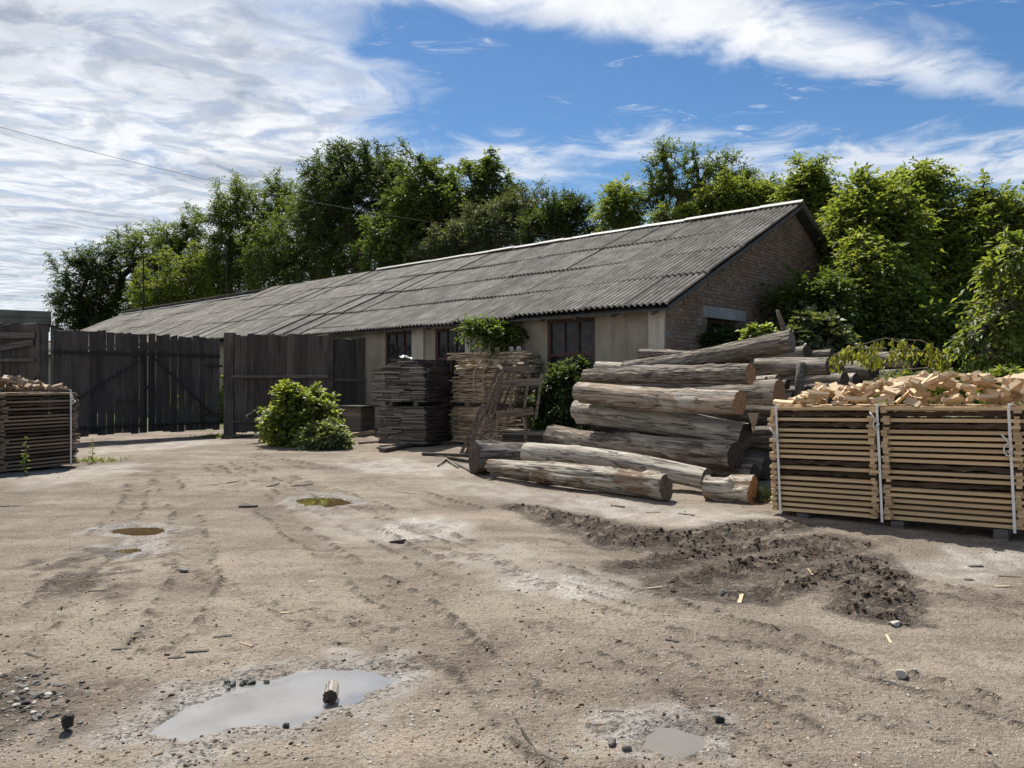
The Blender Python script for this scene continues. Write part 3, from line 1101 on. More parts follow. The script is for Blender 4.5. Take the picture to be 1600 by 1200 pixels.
    MB().span(-0.19, -0.18, hole[0] + 0.05, hole[1] - 0.05, hole[2] + 0.05, hole[3] - 0.05).build('pane', M['glass'], gwo)
    # far gable
    v2 = [(-LEN_B, 0, -0.2), (-LEN_B, WIDTH, -0.2), (-LEN_B, WIDTH, WALL_Z), (-LEN_B, RIDGE_T, RIDGE_Z - 0.3), (-LEN_B, 0, WALL_Z)]
    v2 += [(x + 0.25, y, z) for x, y, z in v2]
    f2 = [(4, 3, 2, 1, 0), (5, 6, 7, 8, 9)] + [(i, (i + 1) % 5, 5 + (i + 1) % 5, 5 + i) for i in range(5)]
    obj('far_gable_wall', mesh_pd('far_gable', v2, f2, M['brick']), barn)

    # roof: boarding below, corrugated sheets above, every sheet a piece of its own
    roof = MB()
    th = 0.03
    for sgn in (0, 1):
        def tt(t):
            return t if sgn == 0 else 2 * RIDGE_T - t
        b0 = len(roof.v)
        for x in (0.26, -LEN_B - 0.1):
            for t, z in ((EAVE_T + 0.05, EAVE_Z - 0.02 - (0.24 if x < 0 else 0)), (RIDGE_T, RIDGE_Z - 0.04 - (0.24 if x < 0 else 0))):
                for dz in (-0.05 - th, -0.05):
                    roof.v.append(Vector((x, tt(t), z + dz)))
        q = [(0, 1, 3, 2), (4, 6, 7, 5), (0, 4, 5, 1), (2, 3, 7, 6), (1, 5, 7, 3), (0, 2, 6, 4)]
        roof.f += [tuple(b0 + i for i in (a if sgn else a[::-1])) for a in q]
    roof = roof.build('roof', M['slate'], barn)
    SW, SL, NW = 1.13, 1.83, 8
    STEP = SW * 7 / 8
    nseg = NW * 6
    vv, ff = [], []
    for layer, dz in ((0, 0.0), (1, -0.009)):
        for j, y in enumerate((0.0, SL / 2, SL)):
            for i in range(nseg + 1):
                x = -SW / 2 + SW * i / nseg
                vv.append((x, y, 0.030 * math.cos(2 * math.pi * i / 6) + dz))
    n1 = nseg + 1
    for layer in (0, 1):
        for j in range(2):
            for i in range(nseg):
                a = layer * 3 * n1 + j * n1 + i
                q = (a, a + 1, a + n1 + 1, a + n1)
                ff.append(q if layer == 0 else q[::-1])
    e0 = len(vv)
    vv += [vv[i] for i in range(n1)] + [vv[3 * n1 + i] for i in range(n1)]
    for i in range(nseg):
        ff.append((e0 + i, e0 + n1 + i, e0 + n1 + i + 1, e0 + i + 1))
    sheet = mesh_pd('roof_sheet', vv, ff, M['roof'])
    sm = [True] * (4 * nseg) + [False] * nseg
    sheet.polygons.foreach_set('use_smooth', sm)
    r_ = random.Random(11)
    rows = 4
    slope_len = (RIDGE_T - EAVE_T) / math.cos(SLOPE)
    pitch = (slope_len - 0.08) / rows
    ncol = int((LEN_B + 0.4) / STEP)
    for c in range(ncol):
        x = 0.30 - SW / 2 - c * STEP
        s_ = -x
        sec = -0.24 if s_ > 25.6 else 0.0
        for row in range(rows):
            u = row * pitch + r_.uniform(-0.025, 0.025)
            sag = -0.11 * math.exp(-((s_ - 10) / 6.0) ** 2) * (1 - row / rows) + sec
            sag += 0.03 * math.sin(s_ * 0.9 + row) * 0.6
            y = EAVE_T + u * math.cos(SLOPE)
            z = EAVE_Z + u * math.sin(SLOPE) + 0.035 + sag + (0.002 if c % 2 else 0.0)
            o = obj('roof_sheet', sheet, roof, (x, y, z), (SLOPE - 0.012 + r_.uniform(-.003, .003), r_.uniform(-.002, .002), r_.uniform(-.002, .002)))
    far = MB()
    nf = 420
    b0 = 0
    for j in range(2):
        for i in range(nf + 1):
            x = 0.30 - (LEN_B + 0.4) * i / nf
            zz = 0.03 + 0.026 * math.cos(2 * math.pi * i / 2)
            t, z = ((RIDGE_T, RIDGE_Z), (2 * RIDGE_T - EAVE_T, EAVE_Z))[j]
            far.v.append(Vector((x, t, z + zz)))
    for i in range(nf):
        far.f.append((i, i + 1, nf + 2 + i, nf + 1 + i))
    far.build('back_slope_sheeting', M['roof'], roof)
    # ridge capping, missing over one stretch
    capm = MB()
    hw = 0.095
    for x0, x1 in ((-0.56, 0.56),):
        for x in (x0, x1):
            capm.v += [Vector((x, -hw, -hw * 0.42)), Vector((x, 0, 0.03)), Vector((x, hw, -hw * 0.42)),
                       Vector((x, hw, -hw * 0.42 - 0.015)), Vector((x, 0, 0.01)), Vector((x, -hw, -hw * 0.42 - 0.015))]
    capm.f += [(0, 1, 7, 6), (1, 2, 8, 7), (2, 3, 9, 8), (3, 4, 10, 9), (4, 5, 11, 10), (5, 0, 6, 11), (0, 5, 4, 1), (1, 4, 3, 2), (6, 7, 10, 11), (7, 8, 9, 10)]
    cap = mesh_pd('ridge_cap', capm.v, capm.f, M['ridge'])
    s_ = -0.28
    while s_ < LEN_B:
        sc_ = s_ + 0.55
        if not (17.0 < sc_ < 25.6):
            sec = -0.24 if sc_ > 25.6 else 0.0
            obj('ridge_cap', cap, roof, (-sc_, RIDGE_T, RIDGE_Z + 0.085 + sec + r_.uniform(-.01, .01)), (r_.uniform(-.03, .03), r_.uniform(-.012, .012), 0))
        s_ += 1.09
    # verge boards along both gable edges
    for sgn in (0, 1):
        def tt(t):
            return t if sgn == 0 else 2 * RIDGE_T - t
        a = Vector((0.275, tt(EAVE_T + 0.02), EAVE_Z - 0.10))
        b = Vector((0.275, tt(RIDGE_T - 0.01), RIDGE_Z - 0.11))
        MB().bar(a + Vector((0, 0, 0.05)), b + Vector((0, 0, 0.05)), 0.025, 0.07).build('verge_board', M['old_beam'], roof)
    # rafter tails under the eaves
    raf = MB().bar((0, EAVE_T + 0.1, 0), (0, 0.05, 0.45 * math.tan(SLOPE) * 0.7), 0.07, 0.1)
    rme = mesh_pd('rafter_tail', raf.v, raf.f, M['old_beam'])
    for k in range(26):
        obj('rafter_tail', rme, roof, (-0.15 - k * 0.95, 0, EAVE_Z - 0.13))
    return barn


barn = build_barn()


# ------------------------------------------------------------------ gate and fences
def plank_variants(n, seed, mat):
    out = []
    for k in range(n):
        r_ = random.Random(seed + k)
        bm = MB()
        segs = 5
        # unit board: width 1 along X, thickness 1 along Y, height 1 along Z
        for j in range(segs + 1):
            z = j / segs
            dx = r_.uniform(-0.035, 0.035)
            e = 0.0 if j else 0.01
            top = r_.uniform(-0.015, 0.012) if j == segs else 0
            for sx, sy in ((-.5, -.5), (.5, -.5), (.5, .5), (-.5, .5)):
                bm.v.append(Vector((sx + dx + r_.uniform(-.02, .02), sy + r_.uniform(-.12, .12), z + (top + (sx * r_.uniform(-.01, .03)) if j == segs else e))))
        for j in range(segs):
            a = j * 4
            for q in range(4):
                bm.f.append((a + q, a + (q + 1) % 4, a + 4 + (q + 1) % 4, a + 4 + q))
        bm.f.append((3, 2, 1, 0))
        a = segs * 4
        bm.f.append((a, a + 1, a + 2, a + 3))
        out.append(mesh_pd('plank', bm.v, bm.f, mat))
    return out


PLANKS = plank_variants(6, 40, M['gate_wood'])
GL, GR = Vector((-10.9, 17.5, 0)), Vector((-7.9, 20.5, 0))
gdir = (GR - GL).normalized()
gang = math.atan2(gdir.y, gdir.x)


def gate_leaf(k0, k1, n, z_lo, zt0, zt1, label, side):
    root = empty('gate_leaf', GL + gdir * k0, gang)
    tag(root, label, 'gate', 'the two leaves of the yard gate')
    r_ = random.Random(int(k0 * 100) + 3)
    w = (k1 - k0) / n
    for i in range(n):
        xc = (i + 0.5) * w
        top = zt0 + (zt1 - zt0) * (i + 0.5) / n + r_.uniform(-0.02, 0.02)
        lo = z_lo + r_.uniform(-0.03, 0.03)
        obj('plank', PLANKS[(i * 5 + side) % 6], root, (xc, r_.uniform(-.008, .008), lo), (0, r_.uniform(-.005, .005), 0),
            (w * r_.uniform(0.905, 0.975), 0.028, top - lo))
    L_ = k1 - k0
    MB().bar((-0.02, -0.05, 2.17), (L_ - 0.02, -0.05, 2.14), 0.05, 0.07).build('rail', M['dark_iron'], root)
    MB().bar((0.02, -0.045, 0.36), (L_ - 0.02, -0.045, 0.33), 0.04, 0.06).build('rail', M['dark_iron'], root)
    if side == 0:
        MB().bar((L_ - 0.06, -0.052, 2.08), (0.5, -0.052, 1.05), 0.03, 0.045).build('brace', M['dark_iron'], root)
        MB().bar((L_ - 0.05, -0.055, 0.2), (L_ - 0.05, -0.055, 2.2), 0.045, 0.06, Vector((0, 1, 0))).build('stile', M['dark_iron'], root)
        MB().bar((L_ - 0.75, -0.06, 0.98), (L_ - 0.2, -0.06, 0.97), 0.03, 0.03).build('bolt', M['rust'], root)
        MB().bar((L_ - 0.95, -0.065, 0.42), (L_ - 0.15, -0.065, 0.40), 0.03, 0.035).build('bolt', M['rust'], root)
    else:
        MB().bar((0.1, -0.052, 2.10), (L_ - 0.2, -0.052, 0.55), 0.03, 0.045).build('brace', M['dark_iron'], root)
        MB().bar((0.05, -0.055, 0.2), (0.05, -0.055, 2.2), 0.045, 0.06, Vector((0, 1, 0))).build('stile', M['dark_iron'], root)
        MB().bar((L_ - 0.45, -0.06, 1.88), (L_ + 0.05, -0.06, 1.88), 0.04, 0.06).build('hinge', M['rust'], root)
        MB().bar((L_ - 0.55, -0.06, 0.58), (L_ + 0.05, -0.06, 0.58), 0.04, 0.07).build('hinge', M['rust'], root)
        MB().box((0.0, -0.08, 1.32), (0.16, 0.05, 0.10)).build('lock_plate', M['dark_iron'], root)


gate_leaf(0.10, 2.21, 11, 0.14, 2.72, 2.70, 'left leaf of dark wooden yard gate, with a diagonal brace rising to the middle', 0)
gate_leaf(2.23, 4.10, 10, 0.13, 2.69, 2.66, 'right leaf of dark wooden yard gate, hinged on the post by the fence', 1)


def post(x, y, w, h, label, rz=0.0):
    m = MB()
    r_ = random.Random(int(x * 100))
    m.box((0, 0, h / 2 - 0.1), (w, w, h + 0.2))
    for v in m.v:
        v.x += r_.uniform(-.012, .012)
        v.y += r_.uniform(-.012, .012)
    o = m.build('fence_post', M['gate_wood'], None, False, (x, y, 0), (0, 0, rz))
    tag(o, label, 'post')
    return o


post(-10.98, 17.4, 0.22, 2.80, 'thick dark gate post at the left end of the yard gate', gang)
post(-7.78, 20.55, 0.24, 2.80, 'thick dark gate post between gate and plank fence')
post(-4.98, 20.5, 0.15, 2.72, 'dark post at the right end of the plank fence behind the bush')


def fence(a, b, n, h, label, rails, seed, gap=0.96):
    a, b = Vector(a), Vector(b)
    d = b - a
    ang = math.atan2(d.y, d.x)
    root = empty('plank_fence', a, ang)
    tag(root, label, 'fence')
    r_ = random.Random(seed)
    w = d.length / n
    for i in range(n):
        lo = 0.02 + r_.uniform(0, 0.03)
        obj('plank', PLANKS[(i * 5 + seed) % 6], root, ((i + .5) * w, r_.uniform(-.008, .008), lo), (0, r_.uniform(-.006, .006), 0),
            (w * r_.uniform(gap, 1.02), 0.026, h - lo + r_.uniform(-.03, .03)))
    for (x0, z0, x1, z1, hh) in rails:
        MB().bar((x0 * d.length, -0.05, z0), (x1 * d.length, -0.05, z1), 0.05, hh).build('rail', M['old_beam'], root)
    return root


fence((-7.66, 20.5, 0), (-5.05, 20.5, 0), 14, 2.76, 'dark plank fence between gate post and barn, behind the bush',
      [(0, 1.60, 1, 1.60, 0.09), (0.0, 0.36, 0.55, 0.36, 0.07)], 3)
fence((-4.92, 20.52, 0), (-4.15, 21.0, 0), 4, 2.68, 'short dark plank fence closing the corner against the barn wall', [(0, 1.5, 1, 1.5, 0.08)], 4)
fence((-15.4, 17.2, 0), (-11.1, 17.4, 0), 22, 2.84, 'dark plank fence with crossed rails to the left of gate',
      [(0, 2.56, 1, 2.56, 0.14), (0.55, 2.05, 0.99, 2.40, 0.13), (0, 1.98, 1, 1.98, 0.07), (0, 1.55, 1, 1.55, 0.08)], 5)


# ------------------------------------------------------------------ shed beyond the fence, far left
def build_shed():
    root = empty('flat_shed', (-24.25, 27.9, 0), R(31.8))
    tag(root, 'flat roofed grey shed beyond the fence at far left', 'shed')
    MB().span(-4, 5.7, 0, 6, 0, 3.75).build('wall', M['plaster_grey'], root)
    rf = MB().span(-4.2, 5.9, -0.25, 6.2, 3.752, 4.02)
    rf.build('roof_slab', M['plaster_grey'], root)
    MB().span(-4.25, 5.95, -0.3, 6.25, 4.024, 4.28).build('roof_edge', M['plaster_grey'], root)
    m = MB()
    m.v = [Vector(p) for p in ((5.92, 0.1, 0), (6.9, 0.1, 0), (6.9, 0.1, 3.3), (5.92, 0.1, 3.72), (5.92, 1.4, 0), (6.9, 1.4, 0), (6.9, 1.4, 3.3), (5.92, 1.4, 3.72))]
    m.f = [(0, 1, 2, 3), (7, 6, 5, 4), (0, 4, 5, 1), (1, 5, 6, 2), (2, 6, 7, 3), (3, 7, 4, 0)]
    m.build('lean_to', M['plaster_grey'], root)
    m = MB().bar((5.97, 0.72, 3.74), (7.0, 0.72, 3.30), 1.5, 0.05)
    m.build('lean_to_roof', M['slate'], root)


build_shed()


# ------------------------------------------------------------------ logs
def log_mesh(name, L, r0, r1, seed, mat, rough=0.06, bend=0.0, sides=36, furrow=0.0, flare=0.0, flat=0.0, knots=2, chip=None):
    rings = max(14, int(L * 11))
    r_ = np.random.default_rng(seed)
    u = np.linspace(0, 1, rings + 1)
    a = np.linspace(0, 2 * np.pi, sides, endpoint=False)
    U, A = np.meshgrid(u, a, indexing='ij')
    rad = r0 + (r1 - r0) * U
    cx, cy = np.cos(A), np.sin(A)
    n1 = fbm(cx * 1.3 + 5 + seed, U * L * 0.8 + cy * 1.3, seed, 3) - 0.5
    n2 = fbm(A * 3.6, U * L * 1.1, seed + 5, 4, 0.6) - 0.5
    n2b = fbm((2 * np.pi - A) * 3.6, U * L * 1.1, seed + 5, 4, 0.6) - 0.5
    w = 0.5 - 0.5 * np.cos(A)
    rad = rad * (1 + n1 * rough * 5 + (n2 * w + n2b * (1 - w)) * rough * 4.0)
    if furrow > 0:
        ff = np.abs(vnoise(A * 26 / (2 * np.pi) + 0.5, U * L * 5, seed + 9) - 0.5)
        rad = rad + furrow * (ff - 0.2)
    if flare:
        rad = rad * (1 + flare * np.exp(-U * L / 0.22))
    for k in range(knots):
        ku, ka = r_.uniform(0.1, 0.9), r_.uniform(0, 2 * np.pi)
        da = np.angle(np.exp(1j * (A - ka)))
        rad = rad + 0.16 * r0 * np.exp(-(((U - ku) * L / 0.09) ** 2 + (da / 0.35) ** 2))
    if chip is not None:                       # a bite of rotten or broken wood: (u0, u1, angle, width, depth)
        for (u0, u1, ca, cw, cd) in chip:
            da = np.angle(np.exp(1j * (A - ca)))
            jag = (fbm(U * L * 9, A * 2, seed + 31, 3) - 0.5) * 0.10
            k = sstep(U + jag, u0, u0 + 0.02) * (1 - sstep(U + jag, u1 - 0.02, u1)) * (1 - sstep(np.abs(da) + jag * 3, cw * 0.75, cw))
            rad = rad * (1 - cd * k * (0.8 + 0.5 * fbm(U * L * 16, A * 5, seed + 41, 2)))
    by = bend * (1 - (2 * U - 1) ** 2)
    wav = (vnoise(U * 3 + seed, U * 0, seed) - 0.5) * 0.12 * r0
    x = U * L + (vnoise(A * 2, A * 0 + seed, 3) - 0.5) * 0.02 * ((U == 0) | (U == 1))
    Y = rad * cx + wav
    Z = rad * cy * (1 - flat) + by
    verts = np.stack([x, Y, Z], -1).reshape(-1, 3)
    i = np.arange(rings * sides)
    r, c = i // sides, i % sides
    c2 = (c + 1) % sides
    quads = np.stack([r * sides + c, r * sides + c2, (r + 1) * sides + c2, (r + 1) * sides + c], 1)
    me = mesh_np(name, verts, quads[:, ::-1], M[mat], True)
    e0 = verts[:sides]
    e1 = verts[-sides:]
    return me, e0, e1


def cut_mesh(ring, mat, out):
    c = ring.mean(0)
    n = len(ring)
    vs = [tuple(c + np.array([out * 0.003, 0, 0]))]
    for k in (0.5, 0.97):
        for p in ring:
            q = c + (p - c) * k
            vs.append((q[0] + out * (0.004 if k < 0.9 else 0.0), q[1], q[2]))
    fs = []
    for i in range(n):
        j = (i + 1) % n
        tri = (0, 1 + i, 1 + j)
        qd = (1 + i, 1 + n + i, 1 + n + j, 1 + j)
        fs += [tri, qd] if out > 0 else [tri[::-1], qd[::-1]]
    return mesh_pd('cut_end', vs, fs, mat)


def log(a, b, r0, r1, mat, end, label, seed, group=None, roll=0.0, name='log', **kw):
    """a log from point a (left end) to point b (right end)"""
    a, b = Vector(a), Vector(b)
    d = b - a
    me, e0, e1 = log_mesh(name, d.length, r0, r1, seed, mat, **kw)
    o = obj(name, me)
    q = d.to_track_quat('X', 'Z').to_matrix().to_4x4()
    o.matrix_world = Matrix.Translation(a) @ q @ Matrix.Rotation(roll, 4, 'X')
    tag(o, label, 'log', group or 'felled logs in the big pile')
    for ring, s in ((e0, -1), (e1, 1)):
        c = obj('cut_end', cut_mesh(ring, M[end], s), o)
    return o


# the big pile; each: left end, right end, radii
log((-0.36, 11.85, 0.15), (1.99, 9.55, 0.185), 0.135, 0.185, 'log_rot', 'end_grey', 'split rotten grey log lying foremost on the ground', 1,
    rough=0.09, chip=[(-0.1, 0.30, -2.2, 1.0, 0.5), (0.72, 0.90, 1.1, 0.7, 0.22), (0.93, 1.2, 0.6, 1.2, 0.35)], knots=1)
log((0.24, 12.15, 0.36), (2.66, 10.2, 0.19), 0.165, 0.155, 'log_pale', 'end_grey', 'smooth pale grey log just behind the split rotten one', 2, rough=0.045, bend=0.06)
log((-0.62, 12.25, 0.29), (0.9, 12.95, 0.22), 0.24, 0.17, 'log_dark', 'end_dark', 'blackened log with flared butt at the left end of the pile', 3, flare=0.10, rough=0.09)
log((2.55, 9.75, 0.16), (3.02, 9.35, 0.175), 0.17, 0.20, 'log_rot', 'end_tan', 'short broken stump by the board stack at right end of the pile', 4,
    rough=0.10, chip=[(0.0, 0.5, 1.6, 0.9, 0.25), (0.6, 1.2, 2.4, 0.8, 0.3)], knots=0)
log(P(862, 681, 14.0), P(1150, 711, 10.85), 0.215, 0.225, 'log_weather', 'end_dark', 'thick dark weathered log, second tier from the ground', 5, rough=0.085, bend=-0.05, knots=4,
    chip=[(0.30, 0.42, 1.6, 0.8, 0.12)])
log(P(908, 647, 13.7), P(1165, 681, 11.3), 0.20, 0.205, 'log_pale', 'end_dark', 'thick grey log under the brown cracked one', 6, rough=0.07, bend=0.05, knots=3)
log(P(907, 614, 13.3), P(1156, 630, 10.95), 0.21, 0.19, 'log_brown', 'end_tan', 'brown log with peeling broken bark in the middle of the pile', 7, rough=0.065, bend=-0.03,
    chip=[(-0.1, 0.30, -1.2, 1.3, 0.20), (0.55, 0.62, 1.2, 0.5, 0.08)])
log(P(960, 618, 13.8), P(1218, 613, 11.45), 0.17, 0.20, 'log_grey', 'end_tan', 'log with a pale sawn end jutting out beside the brown cracked log', 8, rough=0.05)
log(P(916, 588, 13.7), P(1173, 585, 11.3), 0.135, 0.16, 'log_bark', 'end_tan', 'straight log with dark furrowed bark above the brown one', 9, furrow=0.03, rough=0.05)
log(P(933, 573, 13.95), P(1130, 583, 12.2), 0.10, 0.11, 'log_pale', 'end_grey', 'thin pale log peeping out behind the furrowed one', 10, rough=0.04)
log(P(975, 574, 13.55), P(1238, 531, 11.75), 0.105, 0.175, 'log_bark', 'end_grey', 'long furrowed log lying aslant on top of the pile', 11, furrow=0.035, rough=0.05, bend=-0.05)
log(P(1000, 553, 13.9), P(1175, 560, 12.6), 0.095, 0.10, 'log_bark', 'end_grey', 'thin barky log behind the slanting one', 12, furrow=0.025, rough=0.05)
# carriers underneath, half hidden in the shade
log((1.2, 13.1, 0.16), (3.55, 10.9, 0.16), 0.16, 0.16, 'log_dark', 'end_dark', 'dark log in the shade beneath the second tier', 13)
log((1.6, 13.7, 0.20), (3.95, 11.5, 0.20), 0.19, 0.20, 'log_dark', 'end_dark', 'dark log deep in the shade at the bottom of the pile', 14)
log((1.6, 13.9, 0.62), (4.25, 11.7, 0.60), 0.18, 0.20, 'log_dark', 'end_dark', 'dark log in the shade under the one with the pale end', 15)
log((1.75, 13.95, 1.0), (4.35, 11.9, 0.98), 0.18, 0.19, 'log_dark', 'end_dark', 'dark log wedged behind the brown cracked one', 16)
log(P(898, 640, 13.9), P(930, 642, 13.6), 0.16, 0.16, 'log_pale', 'end_grey', 'round pale log stub at the left end of the pile', 17, rough=0.05)
# split wedge between two tiers
w = MB()
w.v = [P(1168, 645, 11.0), P(1186, 645, 11.0), P(1178, 676, 11.0), P(1168, 645, 11.5), P(1186, 645, 11.5), P(1178, 676, 11.5)]
w.f = [(0, 2, 1), (3, 4, 5), (0, 1, 4, 3), (1, 2, 5, 4), (2, 0, 3, 5)]
tag(w.build('wood_wedge', M['offcut_aged']), 'split reddish wedge between the grey and brown logs', 'wedge')
# logs behind, right of the barn corner
BACK = [
    ((1150, 574, 13.4), (1296, 572, 12.2), 0.15, 'log_grey', 'end_dark', 'grey log with reddish patches level with the heap of offcuts'),
    ((1205, 556, 14.2), (1262, 550, 13.4), 0.12, 'log_dark', 'end_dark', 'dark log under the raised end of the slanting one'),
    ((1258, 556, 14.0), (1300, 553, 13.6), 0.09, 'log_bark', 'end_dark', 'short barky log right of the slanting one'),
    ((1215, 583, 13.6), (1315, 577, 12.7), 0.115, 'log_dark', 'end_dark', 'dark log end just right of the grey reddish log'),
    ((1270, 576, 14.8), (1366, 577, 13.6), 0.165, 'log_grey', 'end_dark', 'stout grey log with round black end behind the offcuts'),
    ((1330, 562, 15.2), (1428, 563, 14.2), 0.16, 'log_grey', 'end_dark', 'grey log at the back beneath the wilted branch'),
    ((1240, 594, 13.4), (1320, 592, 12.6), 0.13, 'log_grey', 'end_dark', 'grey log with black end in the lower row behind offcuts'),
    ((1290, 593, 13.6), (1338, 592, 13.0), 0.10, 'log_pale', 'end_dark', 'small pale log end in the lower row behind offcuts'),
    ((1340, 588, 14.8), (1412, 586, 14.0), 0.12, 'log_dark', 'end_dark', 'dark log hanging in the shade below the wilted branch'),
    ((1390, 590, 14.6), (1466, 589, 13.9), 0.07, 'log_pale', 'end_grey', 'thin pale log at the right end of the back row'),
    ((1150, 597, 13.0), (1198, 594, 12.5), 0.07, 'log_pale', 'end_tan', 'thin log end above the one with the pale sawn face'),
    ((1165, 596, 13.0), (1216, 592, 12.4), 0.075, 'log_pale', 'end_grey', 'second thin log end above the pale sawn face'),
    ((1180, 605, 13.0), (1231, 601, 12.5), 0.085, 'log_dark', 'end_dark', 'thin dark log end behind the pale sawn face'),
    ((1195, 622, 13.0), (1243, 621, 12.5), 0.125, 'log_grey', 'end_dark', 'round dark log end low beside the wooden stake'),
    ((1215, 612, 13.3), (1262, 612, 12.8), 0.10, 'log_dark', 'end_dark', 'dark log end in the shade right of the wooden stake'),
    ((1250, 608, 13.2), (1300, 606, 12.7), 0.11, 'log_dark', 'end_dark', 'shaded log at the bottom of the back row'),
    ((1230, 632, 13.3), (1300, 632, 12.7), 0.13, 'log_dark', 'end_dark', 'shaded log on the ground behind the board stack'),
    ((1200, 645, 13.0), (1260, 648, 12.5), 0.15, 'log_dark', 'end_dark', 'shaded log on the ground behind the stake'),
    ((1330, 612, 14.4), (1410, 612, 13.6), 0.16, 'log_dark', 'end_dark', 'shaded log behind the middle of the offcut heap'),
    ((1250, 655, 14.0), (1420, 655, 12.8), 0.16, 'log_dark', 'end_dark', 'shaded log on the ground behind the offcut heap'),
]
for k, (a, b, r, mt, en, lab) in enumerate(BACK):
    A, B = P(*a), P(*b)
    d = (A - B).normalized()
    if (A - B).length < 1.8:
        A = B + (A - B).normalized() * 1.8
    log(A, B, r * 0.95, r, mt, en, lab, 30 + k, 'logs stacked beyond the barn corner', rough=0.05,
        furrow=0.02 if mt == 'log_bark' else 0.0)
st = MB().tube([P(1250, 655, 12.3), P(1249, 600, 12.3), P(1252, 566, 12.3)], [0.08, 0.075, 0.07], 7)
tag(st.build('wooden_stake', M['old_beam'], None, True), 'upright weathered stake holding the logs beyond the barn corner', 'stake')
st = MB().tube([P(1228, 545, 13.2), P(1222, 505, 13.2), P(1214, 484, 13.2)], [0.05, 0.045, 0.025], 6)
tag(st.build('broken_branch', M['rack_wood'], None, True), 'broken bare branch standing up behind the slanting log', 'branch')
for k, (x, y, s, lab) in enumerate(((2.35, 9.75, 0.16, 'dark chunk of wood under the stump end'), (0.95, 13.2, 0.13, 'pale stone wedged under the dark log'))):
    pass


# ------------------------------------------------------------------ boards
def board_variants(mat, n, seed, wany=False):
    """unit boards: 1 x 1 x 1, long axis X"""
    out = []
    for k in range(n):
        r_ = random.Random(seed + k)
        bm = MB()
        segs = 14 if wany else 2
        for j in range(segs + 1):
            x = j / segs - 0.5
            for sy, sz in ((-.5, -.5), (.5, -.5), (.5, .5), (-.5, .5)):
                y = sy + (r_.uniform(-0.05, 0.30) if wany and sy < 0 else r_.uniform(-.01, .01))
                z = sz + (r_.uniform(-.28, .28) if wany and sy < 0 else r_.uniform(-.06, .06))
                bm.v.append(Vector((x, y, z)))
        for j in range(segs):
            a = j * 4
            for q in range(4):
                bm.f.append((a + q, a + 4 + q, a + 4 + (q + 1) % 4, a + (q + 1) % 4))
        bm.f.append((0, 1, 2, 3))
        a = segs * 4
        bm.f.append((a + 3, a + 2, a + 1, a))
        out.append(mesh_pd('board', bm.v, bm.f, M[mat]))
    return out


BV = {k: board_variants(k, 4, 300 + i * 10) for i, k in enumerate(
    ('fresh_board', 'aged_board', 'offcut_wood', 'offcut_aged', 'grey_lath', 'dark_lath', 'slab_wood', 'rack_wood', 'kennel_wood', 'old_beam'))}
BV['bark_edge'] = board_variants('bark_edge', 4, 900, True)
BV['slab_wany'] = board_variants('slab_wood', 5, 950, True)


def board(parent, kind, c, size, rz=0.0, rx=0.0, ry=0.0, name='board', r_=random):
    return obj(name, r_.choice(BV[kind]), parent, c, (rx, ry, rz), size)


def strap(parent, pts, w, t=0.004, name='strap'):
    m = MB()
    for a, b in zip(pts[:-1], pts[1:]):
        m.bar(a, b, w, t, Vector((1, 0, 0)).cross(Vector(b) - Vector(a)).normalized() if True else None)
    return m.build(name, M['strap'], parent)


def ring_knot(parent, c, r, rx=0.0):
    pts = [Vector(c) + Vector((math.cos(a) * r * 0.6, 0, math.sin(a) * r)) for a in np.linspace(0.3, 5.6, 9)]
    m = MB().tube(pts, 0.007, 5)
    m.tube([Vector(c) + Vector((0.01, -0.01, r)), Vector(c) + Vector((-0.05, -0.03, r + 0.09))], 0.009, 5)
    m.tube([Vector(c) + Vector((0.0, -0.01, -r * 0.4)), Vector(c) + Vector((0.035, -0.02, r * 0.3))], 0.010, 5)
    return m.build('strap_knot', M['strap'], parent, True)


